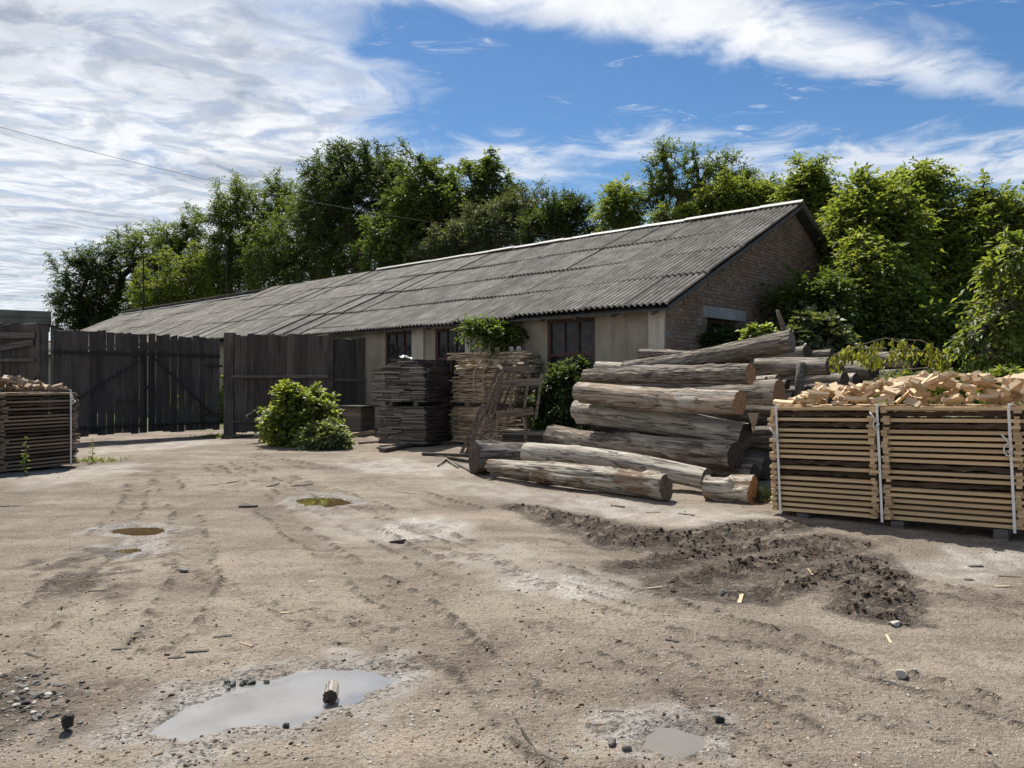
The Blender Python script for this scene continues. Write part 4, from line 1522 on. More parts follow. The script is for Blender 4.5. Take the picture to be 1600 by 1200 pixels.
def right_stack():
    A, B = Vector((2.95, 8.50, 0)), Vector((4.80, 7.12, 0))
    d = B - A
    ang = math.atan2(d.y, d.x)
    root = empty('board_stack', (A.x, A.y, 0.045), ang)
    root.rotation_euler = (0, R(-1.5), ang)      # the near end sits a little higher
    tag(root, 'large strapped stack of fresh sawn boards at right, offcuts on top', 'board stack')
    r_ = random.Random(21)
    n, pitch = 20, 0.0598
    half, total, depth = 1.10, 2.62, 1.05
    bark = {2, 5, 6, 8, 13, 14, 17, 18}
    barkL = {18, 16, 9, 7}
    xL0, xL1 = 0.03, 1.115
    xR0, xR1 = 1.185, total - 0.03
    for i in range(n):
        z = 0.018 + i * pitch
        zb = z + 0.030
        top = i == n - 1
        for side, (x0, x1) in enumerate(((xL0, xL1), (xR0, xR1))):
            isb = (i in (18, 16, 9, 6)) if side == 1 else (i in (18, 16, 9, 7))
            y = 0.012 + r_.uniform(-0.008, 0.02)
            ky = 0
            while y < depth - 0.08:
                wd = r_.uniform(0.11, 0.17)
                if ky > 2 and y < depth - 0.2 and not top:
                    y += 0.16
                    ky += 1
                    continue
                e0, e1 = r_.uniform(-.025, .01), r_.uniform(-.01, .025)
                kind = 'bark_edge' if (isb and ky == 0) else 'fresh_board'
                th = 0.034 if kind == 'fresh_board' else 0.042
                if not (top and ky > 0 and r_.random() < 0.2):
                    board(root, kind, ((x0 + x1 + e0 + e1) / 2, y + wd / 2 + (0.02 if isb and ky == 0 else 0), zb),
                          (x1 - x0 + e1 - e0, wd, th), r_.uniform(-.004, .004), 0, 0, 'board', r_)
                y += wd + r_.uniform(0.004, 0.03)
                ky += 1
        if i < n - 1:
            for xs in (0.055, 1.09, 1.215, 2.36, 2.585):
                k = r_.uniform(-0.012, 0.018)
                wd = r_.uniform(0.038, 0.075)
                board(root, 'fresh_board', (xs + r_.uniform(-.016, .016), 0.5 + k, zb + pitch / 2), (1.02, wd, 0.0285), R(90), 0, 0, 'sticker', r_)
                if r_.random() < 0.55:
                    board(root, 'fresh_board', (xs + r_.uniform(-.02, .02), -0.004 + r_.uniform(0, .03), zb + 0.0), (0.09, r_.uniform(.05, .09), 0.0305), R(90), 0, 0, 'block', r_)
    zt = 0.018 + n * pitch
    for j, xs in enumerate((0.105, 1.15, 2.30)):
        strap(root, [(xs + 0.02, 1.06, zt + 0.016), (xs, -0.022, zt + 0.016), (xs - 0.004, -0.032, zt - 0.02), (xs + 0.008, -0.034, zt * 0.5), (xs + 0.015, -0.03, 0.0)], 0.024)
        ring_knot(root, (xs - 0.015, -0.045, zt - (0.36, 0.20, 0.42)[j]), (0.03, 0.045, 0.06)[j])
    for xs in (0.35, 1.3, 2.2):
        MB().box((xs, 0.5, -0.04), (0.12, 1.0, 0.115)).build('bearer', M['old_beam'], root)
    # offcuts heaped on top, every one a piece to pick up
    mw = root.matrix_basis.copy()
    mw = Matrix.Translation(root.location) @ Euler(root.rotation_euler).to_matrix().to_4x4()
    for k in range(250):
        a = r_.uniform(0.10, total + 0.05)
        b = r_.uniform(0.05, 0.98)
        ridge = sstep(np.array(a), 0.05, 0.55) * (0.55 + 0.45 * sstep(np.array(a), 0.6, 1.6))
        hmax = 0.27 * float(ridge) * (0.30 + 0.70 * math.sin(math.pi * min(1, max(0, (b + 0.05) / 1.1)))) * (0.8 + 0.4 * vnoise(np.array(a * 4), np.array(b * 4), 5))
        z = zt + 0.03 + float(hmax) * (1.0 if k > 90 else r_.random() * 0.7)
        sz = (r_.uniform(0.09, 0.23), r_.uniform(0.045, 0.10), r_.uniform(0.024, 0.042))
        o = obj('wood_offcut', r_.choice(BV['offcut_wood']), None)
        o.matrix_world = mw @ Matrix.Translation((a, b, z)) @ Euler((r_.gauss(0, 0.42), r_.gauss(0, 0.38), r_.uniform(0, 6.28))).to_matrix().to_4x4() @ Matrix.Diagonal((*sz, 1))
        tag(o, 'fresh tan offcut in the heap on the right board stack', 'offcut', 'fresh offcuts heaped on the right board stack')


right_stack()


def left_stack():
    A = G(118, 731)                       # near right corner of the long face
    d = Vector((-0.447, -0.894, 0))
    ang = math.atan2(-d.y, -d.x)
    root = empty('board_stack', (A.x, A.y, 0.06), ang)
    # local X runs from the camera side towards the far end, ending at 0
    tag(root, 'brown weathered board stack with one white strap, at left edge', 'board stack')
    r_ = random.Random(33)
    n, pitch, L, depth = 21, 0.0605, 2.6, 1.1
    for i in range(n):
        zb = 0.03 + i * pitch
        y = -0.01 + r_.uniform(-.012, .012)      # local -Y faces right; the long face we see is on +Y or -Y
        ky = 0
        while y < depth - 0.08:
            wd = r_.uniform(0.11, 0.17)
            if ky in (3, 4, 5) and i < n - 1:
                y += 0.16
                ky += 1
                continue
            kind = 'bark_edge' if (ky == 0 and i in (3, 9, 10, 15, 17, 19)) else 'aged_board'
            e = r_.uniform(-0.03, 0.09)
            board(root, kind, (-L / 2 + e / 2, y + wd / 2, zb), (L + e, wd, 0.032), r_.uniform(-.004, .004), 0, 0, 'board', r_)
            y += wd + r_.uniform(0.005, 0.03)
            ky += 1
        if i < n - 1:
            for xs in (-0.03, -1.2, -2.5):
                board(root, 'aged_board', (xs + r_.uniform(-.04, .05), 0.5, zb + pitch / 2), (1.06, r_.uniform(.04, .09), 0.028), R(90), 0, 0, 'sticker', r_)
    zt = 0.03 + n * pitch
    strap(root, [(-0.12, 1.08, zt + .012), (-0.12, -0.05, zt + .012), (-0.12, -0.055, zt - .03), (-0.118, -0.058, zt / 2), (-0.115, -0.05, 0.0)], 0.028)
    ring_knot(root, (-0.09, -0.07, zt - 0.2), 0.04)
    for xs in (-0.3, -1.4):
        MB().box((xs, 0.52, -0.035), (0.12, 1.0, 0.11)).build('bearer', M['old_beam'], root)
    mw = Matrix.Translation(root.location) @ Euler((0, 0, ang)).to_matrix().to_4x4()
    for k in range(120):
        a = -r_.uniform(0.12, 2.0)
        b = r_.uniform(0.05, 1.0)
        h = 0.24 * min(1, (-a) / 1.1) * (0.4 + 0.6 * math.sin(math.pi * (b + .05) / 1.1))
        sz = (r_.uniform(0.12, 0.30), r_.uniform(0.05, 0.11), r_.uniform(0.022, 0.045))
        o = obj('wood_offcut', r_.choice(BV['offcut_aged']), None)
        o.matrix_world = mw @ Matrix.Translation((a, b, zt + 0.02 + h * (1.0 if k > 40 else r_.random() * .7))) @ Euler((r_.gauss(0, .4), r_.gauss(0, .35), r_.uniform(0, 6.28))).to_matrix().to_4x4() @ Matrix.Diagonal((*sz, 1))
        tag(o, 'weathered offcut lying on the left board stack', 'offcut', 'weathered offcuts on the left board stack')


left_stack()


# ------------------------------------------------------------------ dark bundles of laths
def lath_bundle(z0, n, th, label, seed, du=0.0, lean=0.0, cap=False):
    corner = Vector((-1.93, 16.6, 0))
    u = Vector((-0.93, 0.37, 0))
    ang = math.atan2(-u.y, -u.x)              # local X towards the near corner, local Y away from the camera
    root = empty('lath_bundle', (corner.x, corner.y, z0), ang)
    tag(root, label, 'lath bundle', 'dark lath bundles stacked by the barn')
    r_ = random.Random(seed)
    W, D = 1.33 + du, 1.25
    for i in range(n):
        z = i * th + th / 2
        x = 0.0 + r_.uniform(-0.03, 0.03) - lean * abs(i / n - 0.4)
        shrink = 0.0
        if cap and i > n - 7:
            shrink = (i - (n - 7)) * 0.055
        x -= shrink
        stop = -W + shrink * 2.2
        while x > stop:                       # the long face towards the yard; paler laths paint the light on it
            ln = r_.uniform(0.25, 0.7)
            ln = min(ln, x - stop + 0.05)
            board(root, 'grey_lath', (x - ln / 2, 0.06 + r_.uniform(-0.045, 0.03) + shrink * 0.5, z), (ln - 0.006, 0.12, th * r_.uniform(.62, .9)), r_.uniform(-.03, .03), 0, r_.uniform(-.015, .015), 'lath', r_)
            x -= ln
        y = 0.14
        while y < D:                          # the short face towards the barn corner; darker laths paint its shade
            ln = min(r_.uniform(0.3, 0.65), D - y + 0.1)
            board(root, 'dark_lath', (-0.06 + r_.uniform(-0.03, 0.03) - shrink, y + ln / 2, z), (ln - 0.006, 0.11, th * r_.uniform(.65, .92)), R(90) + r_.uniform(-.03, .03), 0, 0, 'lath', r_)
            y += ln
        if cap and i > n - 8 or i == n - 1:   # fill towards the top so that it closes
            for k in range(5):
                board(root, 'dark_lath', (-W * 0.5 + r_.uniform(-.2, .1), 0.25 + k * 0.19, z), (W * 0.85 - shrink * 2.5, 0.16, th * .85), r_.uniform(-.05, .05), 0, 0, 'lath', r_)
    MB().span(-W + 0.18, -0.14, 0.16, D - 0.1, 0.0, n * th - (0.22 if cap else 0.06)).build('core', M['dark_lath'], root)
    return root


b0 = lath_bundle(0.06, 24, 0.036, 'lower dark bundle of short laths beside the barn', 51, -0.16)
b1 = lath_bundle(1.02, 27, 0.036, 'upper dark bundle of short laths with a ragged rounded top', 52, 0.0, 0.10, True)
for x in (-0.25, -0.9):
    MB().span(x - 0.05, x + 0.05, 0.0, 1.2, -0.09, -0.004).build('bearer', M['old_beam'], b1)
vs, fs = [], []
for j in range(9):
    for i in range(13):
        x_, y_ = i / 12 - 0.5, j / 8 - 0.5
        h_ = 0.10 * float(vnoise(np.array(x_ * 6 + 3), np.array(y_ * 6 + 8), 4)) + 0.05 * float(vnoise(np.array(x_ * 15), np.array(y_ * 15), 6)) - 0.10 * (abs(x_) * 1.6) ** 2
        vs.append((x_ * 0.46 * (1 - 0.3 * abs(y_)), y_ * 0.36, h_))
for j in range(8):
    for i in range(12):
        a = j * 13 + i
        fs.append((a, a + 1, a + 14, a + 13))
o = obj('rag', mesh_pd('rag', vs, fs, M['strap']), None, tuple(P(634, 560, 17.0)), (0.1, 0.12, 0.3), (0.7, 0.7, 0.6))
md = o.modifiers.new('thick', 'SOLIDIFY')
md.thickness = 0.006
tag(o, 'crumpled pale sheet on top of the dark laths', 'sheet')


# ------------------------------------------------------------------ pale slab bundles behind
def slab_bundle(z0, n, th, label, seed, dome):
    P1 = Vector((0.18, 15.95, z0))
    root = empty('slab_bundle', P1, BA)        # local X along the wall to the right end at 0
    tag(root, label, 'slab bundle', 'pale slab bundles tied with cord')
    r_ = random.Random(seed)
    for i in range(n):
        z = (i + 0.5) * th
        back = max(0.0, (i / n - 0.68)) * dome * 1.25
        k = 0
        y = back + r_.uniform(-.02, .03)
        while y < 0.62 and k < 4:
            wd = r_.uniform(0.14, 0.24)
            L0 = (2.6 if z0 > 0.5 and i > n - 5 else 2.05) + r_.uniform(-.10, .06)
            xr = r_.uniform(-.20, .06)
            board(root, 'slab_wany' if k == 0 else 'slab_wood', (xr - L0 / 2, y + wd / 2, z), (L0, wd, th * r_.uniform(.7, .95)), r_.uniform(-.015, .015), 0, r_.uniform(-.012, .012), 'slab', r_)
            y += wd
            k += 1
    for j, xs in enumerate((-1.35, -1.05, -0.62, -0.40)):
        zt = n * th
        yb = 0.38 * dome
        m = MB().tube([(xs + .1, 0.5, zt + .01), (xs + .04, yb + .02, zt + .012), (xs + 0.0, yb * 0.35 - .02, zt * .78), (xs - .02, -0.055, zt * .6), (xs - .03, -0.06, zt * .3), (xs - .01, -.04, 0.02)], 0.011, 5)
        m.build('tie_cord', M['tie'], root, True)
        if dome > 0.3:
            m = MB()
            for q in range(2):
                c = Vector((xs + .05 + q * .05, 0.3, zt + .045))
                m.tube([c + Vector((math.cos(a) * .03, 0, math.sin(a) * .045)) for a in np.linspace(-1.2, 4.2, 8)], 0.009, 5)
            m.build('cord_loop', M['strap'], root, True)
    return root


slab_bundle(0.08, 19, 0.043, 'lower bundle of pale slabs behind the leaning rack', 61, 0.0)
slab_bundle(1.0, 27, 0.043, 'upper bundle of pale slabs with corded rounded top', 62, 0.9)


# ------------------------------------------------------------------ leaning rack of slats
def rack():
    root = empty('slatted_rack', G(740, 712))
    o0 = root.location
    tag(root, 'weathered slatted wooden rack leaning in front of the pale slabs', 'rack')

    def bar(a, b, w, h, name, mat='rack_wood'):
        a, b = P(*a) - o0, P(*b) - o0
        return MB().bar(a, b, w * 1.25, h * 1.5, Vector((0, 1, 0))).build(name, M[mat], root)

    bar((719, 712, 15.0), (781, 572, 15.25), 0.05, 0.075, 'stringer')
    bar((726, 714, 14.8), (789, 574, 14.8), 0.05, 0.08, 'stringer')
    bar((749, 690, 14.6), (781, 600, 14.7), 0.05, 0.07, 'leg')
    bar((766, 688, 14.55), (785, 578, 14.7), 0.06, 0.09, 'leg')
    # top frame, lit from above
    bar((778, 571, 15.3), (827, 574, 15.35), 0.10, 0.035, 'top_rail')
    bar((785, 577, 14.75), (835, 577, 14.8), 0.10, 0.035, 'top_rail')
    bar((779, 571, 15.3), (786, 577, 14.75), 0.05, 0.03, 'top_rail')
    bar((828, 573, 15.35), (834, 577, 14.8), 0.05, 0.03, 'top_rail')
    bar((803, 572, 15.3), (808, 577, 14.8), 0.05, 0.03, 'top_rail')
    # inner slats
    for a, b in (((797, 580, 15.1), (779, 628, 15.0)), ((806, 580, 15.1), (784, 640, 15.0)), ((816, 580, 15.1), (801, 642, 15.0)), ((821, 580, 15.15), (806, 634, 15.1))):
        bar(a, b, 0.03, 0.05, 'slat')
    # front ladder
    for a, b in (((803, 582, 14.55), (794, 662, 14.45)), ((827, 586, 14.55), (817, 652, 14.45)), ((847, 584, 14.55), (837, 655, 14.45)), ((785, 596, 14.6), (770, 652, 14.5))):
        bar(a, b, 0.04, 0.075, 'slat')
    bar((784, 600, 14.5), (844, 596, 14.5), 0.10, 0.035, 'crossbar')
    bar((775, 648, 14.4), (834, 642, 14.4), 0.11, 0.04, 'crossbar')
    bar((752, 638, 15.0), (793, 636, 15.0), 0.10, 0.03, 'crossbar')
    bar((757, 643, 14.85), (792, 641, 14.85), 0.08, 0.03, 'crossbar')
    bar((716, 711, 15.0), (740, 706, 14.9), 0.05, 0.05, 'foot')


rack()
po = MB().tube([G(823, 716) + Vector((0, 0, -.05)), P(821, 646, 14.55)], 0.042, 9)
tag(po.build('wooden_pole', M['rack_wood'], None, True), 'short upright pole in front of the slim lath bundle', 'pole')


def slim_bundle():
    A, B = P(782, 694, 14.75), P(878, 690, 14.3)
    d = B - A
    root = empty('slat_bundle', (A.x, A.y, 0.05), math.atan2(d.y, d.x))
    tag(root, 'low bundle of thin grey slats between rack and log pile', 'slat bundle')
    r_ = random.Random(71)
    for i in range(13):
        for k in range(5):
            L0 = 1.15 + r_.uniform(-.10, .12)
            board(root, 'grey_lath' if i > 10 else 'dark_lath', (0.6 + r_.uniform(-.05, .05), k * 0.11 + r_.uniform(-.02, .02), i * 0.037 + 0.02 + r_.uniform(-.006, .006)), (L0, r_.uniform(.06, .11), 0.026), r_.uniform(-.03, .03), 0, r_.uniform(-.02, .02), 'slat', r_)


slim_bundle()


# ------------------------------------------------------------------ dog kennel
def kennel():
    z0 = gz(-4.0, 19.7) - 0.04
    root = empty('dog_kennel', (-4.02, 19.55, z0), R(-30))
    tag(root, 'small plank dog kennel in the fence corner', 'kennel')
    r_ = random.Random(81)
    W, D, H = 0.46, 0.75, 0.60
    # front faces left-forward (-X), long side faces the yard (-Y)
    for i in range(5):
        z = (i + .5) * H / 5
        board(root, 'kennel_wood', (0, -D / 2 * 0 - 0.26, z), (0.62, 0.03, H / 5 - .008), 0, 0, 0, 'plank', r_)
        board(root, 'kennel_wood', (0.0, 0.26, z), (0.62, 0.03, H / 5 - .008), 0, 0, 0, 'plank', r_)
        board(root, 'kennel_wood', (0.31, 0, z), (0.50, 0.03, H / 5 - .008), R(90), 0, 0, 'plank', r_)
        if i in (0, 4):
            board(root, 'kennel_wood', (-0.31, 0, z), (0.50, 0.03, H / 5 - .008), R(90), 0, 0, 'plank', r_)
        else:
            board(root, 'kennel_wood', (-0.31, -0.15, z), (0.20, 0.03, H / 5 - .008), R(90), 0, 0, 'plank', r_)
            board(root, 'kennel_wood', (-0.31, 0.19, z), (0.12, 0.03, H / 5 - .008), R(90), 0, 0, 'plank', r_)
    MB().box((0, 0, H + 0.03), (0.82, 0.72, 0.035)).build('roof', M['dark_lath'], root)
    MB().box((0.02, 0, H * 0.4), (0.5, 0.4, 0.02)).build('floor_board', M['dark_lath'], root)


kennel()


# ------------------------------------------------------------------ loose planks and sticks
def loose(name, a, b, w, h, mat, label, cat, lift=0.012):
    a, b = Vector(a), Vector(b)
    a.z = gz(a.x, a.y) + lift + h / 2
    b.z = gz(b.x, b.y) + lift + h / 2
    c = (a + b) / 2
    d = b - a
    o = obj(name, random.choice(BV[mat]), None)
    o.matrix_world = Matrix.Translation(c) @ d.to_track_quat('X', 'Z').to_matrix().to_4x4() @ Matrix.Diagonal((d.length, w, h, 1))
    return tag(o, label, cat)


loose('plank', G(660, 713), G(742, 715), 0.10, 0.05, 'dark_lath', 'long dark plank on the ground before the rack', 'plank')
loose('plank', G(700, 718), G(750, 724), 0.08, 0.04, 'dark_lath', 'shorter dark plank beside the long one before the rack', 'plank')
loose('stick', G(684, 729), G(697, 719), 0.03, 0.025, 'grey_lath', 'left arm of the bent pair of pale sticks', 'stick')
loose('stick', G(697, 719), G(716, 732), 0.03, 0.025, 'grey_lath', 'right arm of the bent pair of pale sticks', 'stick')
loose('plank', G(711, 724), G(738, 738), 0.07, 0.03, 'grey_lath', 'pale board pointing at the blackened butt of the pile', 'plank')
loose('plank', G(546, 688), G(585, 686), 0.12, 0.09, 'slab_wood', 'brown beam lying right of the bushes', 'plank')
loose('plank', G(560, 694), G(600, 692), 0.06, 0.04, 'grey_lath', 'pale lath on the ground right of the bushes', 'plank')
loose('plank', G(597, 708), G(640, 700), 0.16, 0.08, 'dark_lath', 'dark slab at the foot of the dark lath bundles', 'plank')
loose('plank', G(355, 686), G(392, 683), 0.25, 0.04, 'old_beam', 'flat board at the foot of the gate post', 'plank')


# ------------------------------------------------------------------ trees
def leaf_mesh(name, pos, ax, nrm, length, width, mat, fold=0.18, droop=0.15):
    """one folded leaf per row: base, two sides, tip"""
    n = len(pos)
    ax = ax / np.maximum(np.linalg.norm(ax, axis=1, keepdims=True), 1e-6)
    sd = np.cross(nrm, ax)
    sd = sd / np.maximum(np.linalg.norm(sd, axis=1, keepdims=True), 1e-6)
    up = np.cross(ax, sd)
    L_ = length[:, None]
    W_ = width[:, None]
    v0 = pos
    v1 = pos + ax * L_ * 0.45 + sd * W_ * 0.5 + up * W_ * fold
    v2 = pos + ax * L_ - up * L_ * droop
    v3 = pos + ax * L_ * 0.45 - sd * W_ * 0.5 + up * W_ * fold
    verts = np.stack([v0, v1, v2, v3], 1).reshape(-1, 3)
    b = np.arange(n) * 4
    tris = np.stack([np.stack([b, b + 1, b + 2], 1), np.stack([b, b + 2, b + 3], 1)], 1).reshape(-1, 3)
    return mesh_np(name, verts, None, M[mat], False, tris)


def unit(v):
    return v / np.maximum(np.linalg.norm(v, axis=-1, keepdims=True), 1e-6)


def tree(name, label, cat, base, lobes, n_pts, sprays, leaflets, leaf, mat, seed, group=None, trunk_r=None, fork=0.3,
         spray_len=0.45, droop=0.5, shell=0.45, bark='bark', stems=1, up=0.25, leaf_w=0.45, twig_r=0.006):
    """lobes: (dx, dy, z, rx, ry, rz) ellipsoids of foliage about the base"""
    rg = np.random.default_rng(seed)
    base = Vector(base)
    lobes = np.array(lobes, float)
    vol = lobes[:, 3] * lobes[:, 4] * lobes[:, 5]
    wgt = vol ** 0.75
    which = rg.choice(len(lobes), n_pts, p=wgt / wgt.sum())
    dirs = unit(rg.normal(size=(n_pts, 3)))
    rad = shell + (1 - shell) * rg.random(n_pts) ** 0.6
    # uneven outline: lobes swell and shrink with direction
    sw = np.where(group == 'trees behind the barn', 0.55, 0.25) + (0.85 if group == 'trees behind the barn' else 1.35) * fbm(dirs[:, 0] * 3.4 + which * 3.7 + 11, dirs[:, 2] * 3.4 + dirs[:, 1] * 2.6, seed, 3)
    shoot = rg.random(n_pts) < 0.05
    sw = np.where(shoot, sw * rg.uniform(1.1, 1.4, n_pts), sw)
    pts = lobes[which, :3] + dirs * (rad * sw)[:, None] * lobes[which, 3:6]
    if cat in ('tree', 'bush'):                # slender leading shoots that break the outline
        ext = []
        for _ in range(max(4, n_pts // 28)):
            lb = lobes[rg.choice(len(lobes), p=wgt / wgt.sum())]
            d0 = unit(rg.normal(size=3) + np.array([0, 0, 0.9]))
            p0 = lb[:3] + d0 * lb[3:6] * 0.85
            g_ = unit(d0 * 0.5 + np.array([0, 0, 0.8]) + rg.normal(size=3) * 0.25)
            ln = (0.35 + 0.5 * rg.random()) * min(lb[5], 1.9)
            for f_ in (0.25, 0.5, 0.75, 1.0):
                ext.append(p0 + g_ * ln * f_ + rg.normal(size=3) * 0.04)
        pts = np.concatenate([pts, np.array(ext)])
    pts = pts[pts[:, 2] > 0.12]
    # skeleton
    ztop = lobes[:, 2].max()
    cen = np.average(lobes[:, :3], axis=0, weights=vol)
    zf = max(0.15, fork * ztop)
    nodes, par = [], []
    for s in range(stems):
        off = rg.normal(size=2) * (0.12 if stems > 1 else 0.0)
        start = len(nodes)
        steps = 5
        for k in range(steps + 1):
            f = k / steps
            nodes.append((off[0] + cen[0] * f * 0.35 + rg.normal() * 0.03 * k, off[1] + cen[1] * f * 0.35 + rg.normal() * 0.03 * k, zf * f - (0.15 if k == 0 else 0)))
            par.append(-1 if k == 0 else len(nodes) - 2)
    for c in lobes[np.argsort(lobes[:, 2])]:
        A_ = np.array(nodes)
        cost = np.linalg.norm(A_ - c[:3], axis=1) + 1.2 * np.maximum(0, A_[:, 2] - c[2] + 0.3)
        j = int(np.argmin(cost))
        p0 = A_[j]
        for f in (0.4, 0.75, 1.0):
            q = p0 + (c[:3] - p0) * f + rg.normal(size=3) * 0.05 * np.linalg.norm(c[:3] - p0)
            q[2] += 0.06 * np.linalg.norm(c[:3] - p0) * math.sin(f * math.pi)
            nodes.append(tuple(q))
            par.append(j if f == 0.4 else len(nodes) - 2)
    dist = np.min(np.linalg.norm(pts[:, None, :] - lobes[None, :, :3], axis=2), axis=1)
    order = np.argsort(dist)
    pts = pts[order]
    NA = np.zeros((len(nodes) + len(pts), 3))
    NA[:len(nodes)] = nodes
    cnt = len(nodes)
    first_tip = cnt
    for q in pts:
        dv = NA[:cnt] - q
        cost = np.einsum('ij,ij->i', dv, dv) + 0.5 * np.maximum(0, NA[:cnt, 2] - q[2]) ** 2
        cost[0] += 1e3
        j = int(np.argmin(cost))
        NA[cnt] = q
        par.append(j)
        cnt += 1
    par = np.array(par)
    r2 = np.full(cnt, twig_r ** 2)
    for i in range(cnt - 1, -1, -1):
        if par[i] >= 0:
            r2[par[i]] += r2[i] * 0.92
    rr = np.sqrt(r2)
    if trunk_r:
        rr *= trunk_r / rr[0]
    root = empty(name, base)
    tag(root, label, cat, group)
    # branch tubes
    idx = np.where(par >= 0)[0]
    a_, b_ = NA[par[idx]], NA[idx]
    ra, rb = np.minimum(rr[par[idx]], rr[idx] * 1.6), rr[idx]
    rb = np.maximum(rb * 0.9, 0.003)
    t_ = unit(b_ - a_)
    ref = np.where(np.abs(t_[:, 2:3]) < 0.9, np.array([[0, 0, 1.0]]), np.array([[1.0, 0, 0]]))
    u_ = unit(np.cross(t_, ref))
    w_ = np.cross(t_, u_)
    ns = 5
    ang = np.arange(ns) * 2 * np.pi / ns
    ring = u_[:, None, :] * np.cos(ang)[None, :, None] + w_[:, None, :] * np.sin(ang)[None, :, None]
    va = a_[:, None, :] + ring * ra[:, None, None]
    vb = b_[:, None, :] + ring * rb[:, None, None]
    verts = np.concatenate([va, vb], 1).reshape(-1, 3)
    e = np.arange(len(idx))[:, None] * (2 * ns)
    k = np.arange(ns)[None, :]
    quads = np.stack([e + k, e + (k + 1) % ns, e + ns + (k + 1) % ns, e + ns + k], -1).reshape(-1, 4)
    obj('trunk' if cat == 'tree' else 'stems', mesh_np('trunk', verts, quads, M[bark], True), root)
    # leaf sprays at every tip
    tips = NA[first_tip:cnt]
    tpar = NA[par[first_tip:cnt]]
    out = unit(tips - tpar + unit(tips - cen) * 0.4)
    nT = len(tips)
    o_ = np.repeat(tips, sprays, 0)
    back = rg.random((nT * sprays, 1)) ** 1.3
    o_ = o_ + (np.repeat(tpar, sprays, 0) - o_) * back * 0.8
    sdir = unit(np.repeat(out, sprays, 0) * 0.7 + rg.normal(size=(nT * sprays, 3)) * 0.75 + np.array([0, 0, up]))
    sl = spray_len * (0.55 + 0.8 * rg.random(nT * sprays))
    f = (np.arange(leaflets) + 0.6) / leaflets
    S = nT * sprays
    fpos = np.repeat(f[None, :], S, 0)
    lp = o_[:, None, :] + sdir[:, None, :] * (fpos * sl[:, None])[..., None]
    lp[..., 2] -= (fpos ** 2) * (sl * droop)[:, None]
    side = np.cross(sdir, np.array([0, 0, 1.0]))
    side = unit(side + 1e-5)
    alt = np.where(np.arange(leaflets) % 2 == 0, 1.0, -1.0)
    la = sdir[:, None, :] * 0.65 + side[:, None, :] * (alt[None, :] * 0.85)[..., None] + rg.normal(size=(S, leaflets, 3)) * 0.28
    la[..., 2] -= droop * (0.3 + 0.5 * fpos)
    la[:, -1, :] = sdir - np.array([0, 0, droop * 0.8])
    nr = np.array([0, 0, 1.0]) + rg.normal(size=(S, leaflets, 3)) * 0.42
    n = S * leaflets
    ls = leaf * (0.6 + 0.7 * rg.random(n))
    keep = rg.random(n) < 0.92
    me = leaf_mesh('crown', lp.reshape(-1, 3)[keep], la.reshape(-1, 3)[keep], nr.reshape(-1, 3)[keep], ls[keep], ls[keep] * leaf_w * (0.8 + 0.4 * rg.random(keep.sum())), mat)
    obj('crown' if cat == 'tree' else 'foliage', me, root)
    return root


def px_lobe(base, px, py, d, rpx, rpy, depth=None):
    """lobe of foliage centred on a point of the view at distance d"""
    c = P(px, py, d)
    k = d / FPX
    rx, rz = rpx * k, rpy * k
    return (c.x - base[0], c.y - base[1], c.z, rx, depth if depth else (rx + rz) * 0.5, rz)


def px_tree(name, label, bx, d, lobes, n_pts, sprays, leaflets, leaf, mat, seed, group, cat='tree', **kw):
    base = ((bx - 800) / FPX * d, d, 0)
    ls = [px_lobe(base, l[0], l[1], d + (l[4] if len(l) > 4 else 0), l[2], l[3]) for l in lobes]
    return tree(name, label, cat, base, ls, n_pts, sprays, leaflets, leaf, mat, seed, group, **kw)


GB = 'trees behind the barn'
# far left clump
px_tree('broadleaf_tree', 'dark small tree at the left end of the row, beside the shed', 128, 56, [(128, 455, 37, 54), (115, 490, 32, 37), (150, 415, 30, 37), (150, 500, 32, 32)], 420, 7, 7, 0.19, 'leaf_deep', 1, GB, spray_len=0.7, trunk_r=0.2)
px_tree('broadleaf_tree', 'rounded pale green tree behind the far end of the barn', 205, 59, [(205, 420, 51, 59), (180, 470, 55, 51), (225, 400, 33, 44), (160, 500, 44, 33)], 560, 7, 7, 0.19, 'leaf_mid', 2, GB, spray_len=0.7, trunk_r=0.24)
px_tree('broadleaf_tree', 'thin topped tree between the pale round tree and tall dark group', 285, 57, [(290, 400, 42, 48), (275, 450, 58, 46), (300, 365, 19, 32), (262, 385, 23, 29), (310, 440, 42, 42)], 560, 7, 7, 0.19, 'leaf_mid', 3, GB, spray_len=0.7, trunk_r=0.24)
px_tree('broadleaf_tree', 'light yellow green tree low behind the far roof ridge', 300, 53, [(300, 440, 50, 40), (345, 440, 44, 44), (250, 460, 44, 29)], 430, 7, 7, 0.18, 'leaf_yellow', 4, GB, spray_len=0.65, trunk_r=0.2)
# tall middle group
px_tree('broadleaf_tree', 'tall tree with feathery top left of the dark group', 395, 54, [(390, 350, 55, 67), (360, 320, 30, 39), (430, 330, 41, 51), (400, 410, 69, 57), (440, 300, 23, 30), (370, 390, 52, 69)], 850, 7, 7, 0.18, 'leaf_mid', 5, GB, spray_len=0.7, trunk_r=0.28)
px_tree('broadleaf_tree', 'tallest darkest tree in the middle of the row', 560, 46, [(560, 290, 76, 63), (540, 255, 49, 32), (595, 268, 49, 37), (510, 320, 55, 73), (560, 360, 98, 85), (610, 330, 61, 73)], 1150, 8, 7, 0.165, 'leaf_deep', 6, GB, spray_len=0.6, trunk_r=0.32)
px_tree('broadleaf_tree', 'broad mid green tree below and before the darkest one', 480, 49.5, [(470, 390, 73, 68), (520, 410, 73, 61), (430, 410, 49, 61), (490, 340, 49, 49)], 850, 7, 7, 0.17, 'leaf_mid', 7, GB, spray_len=0.6, trunk_r=0.25)
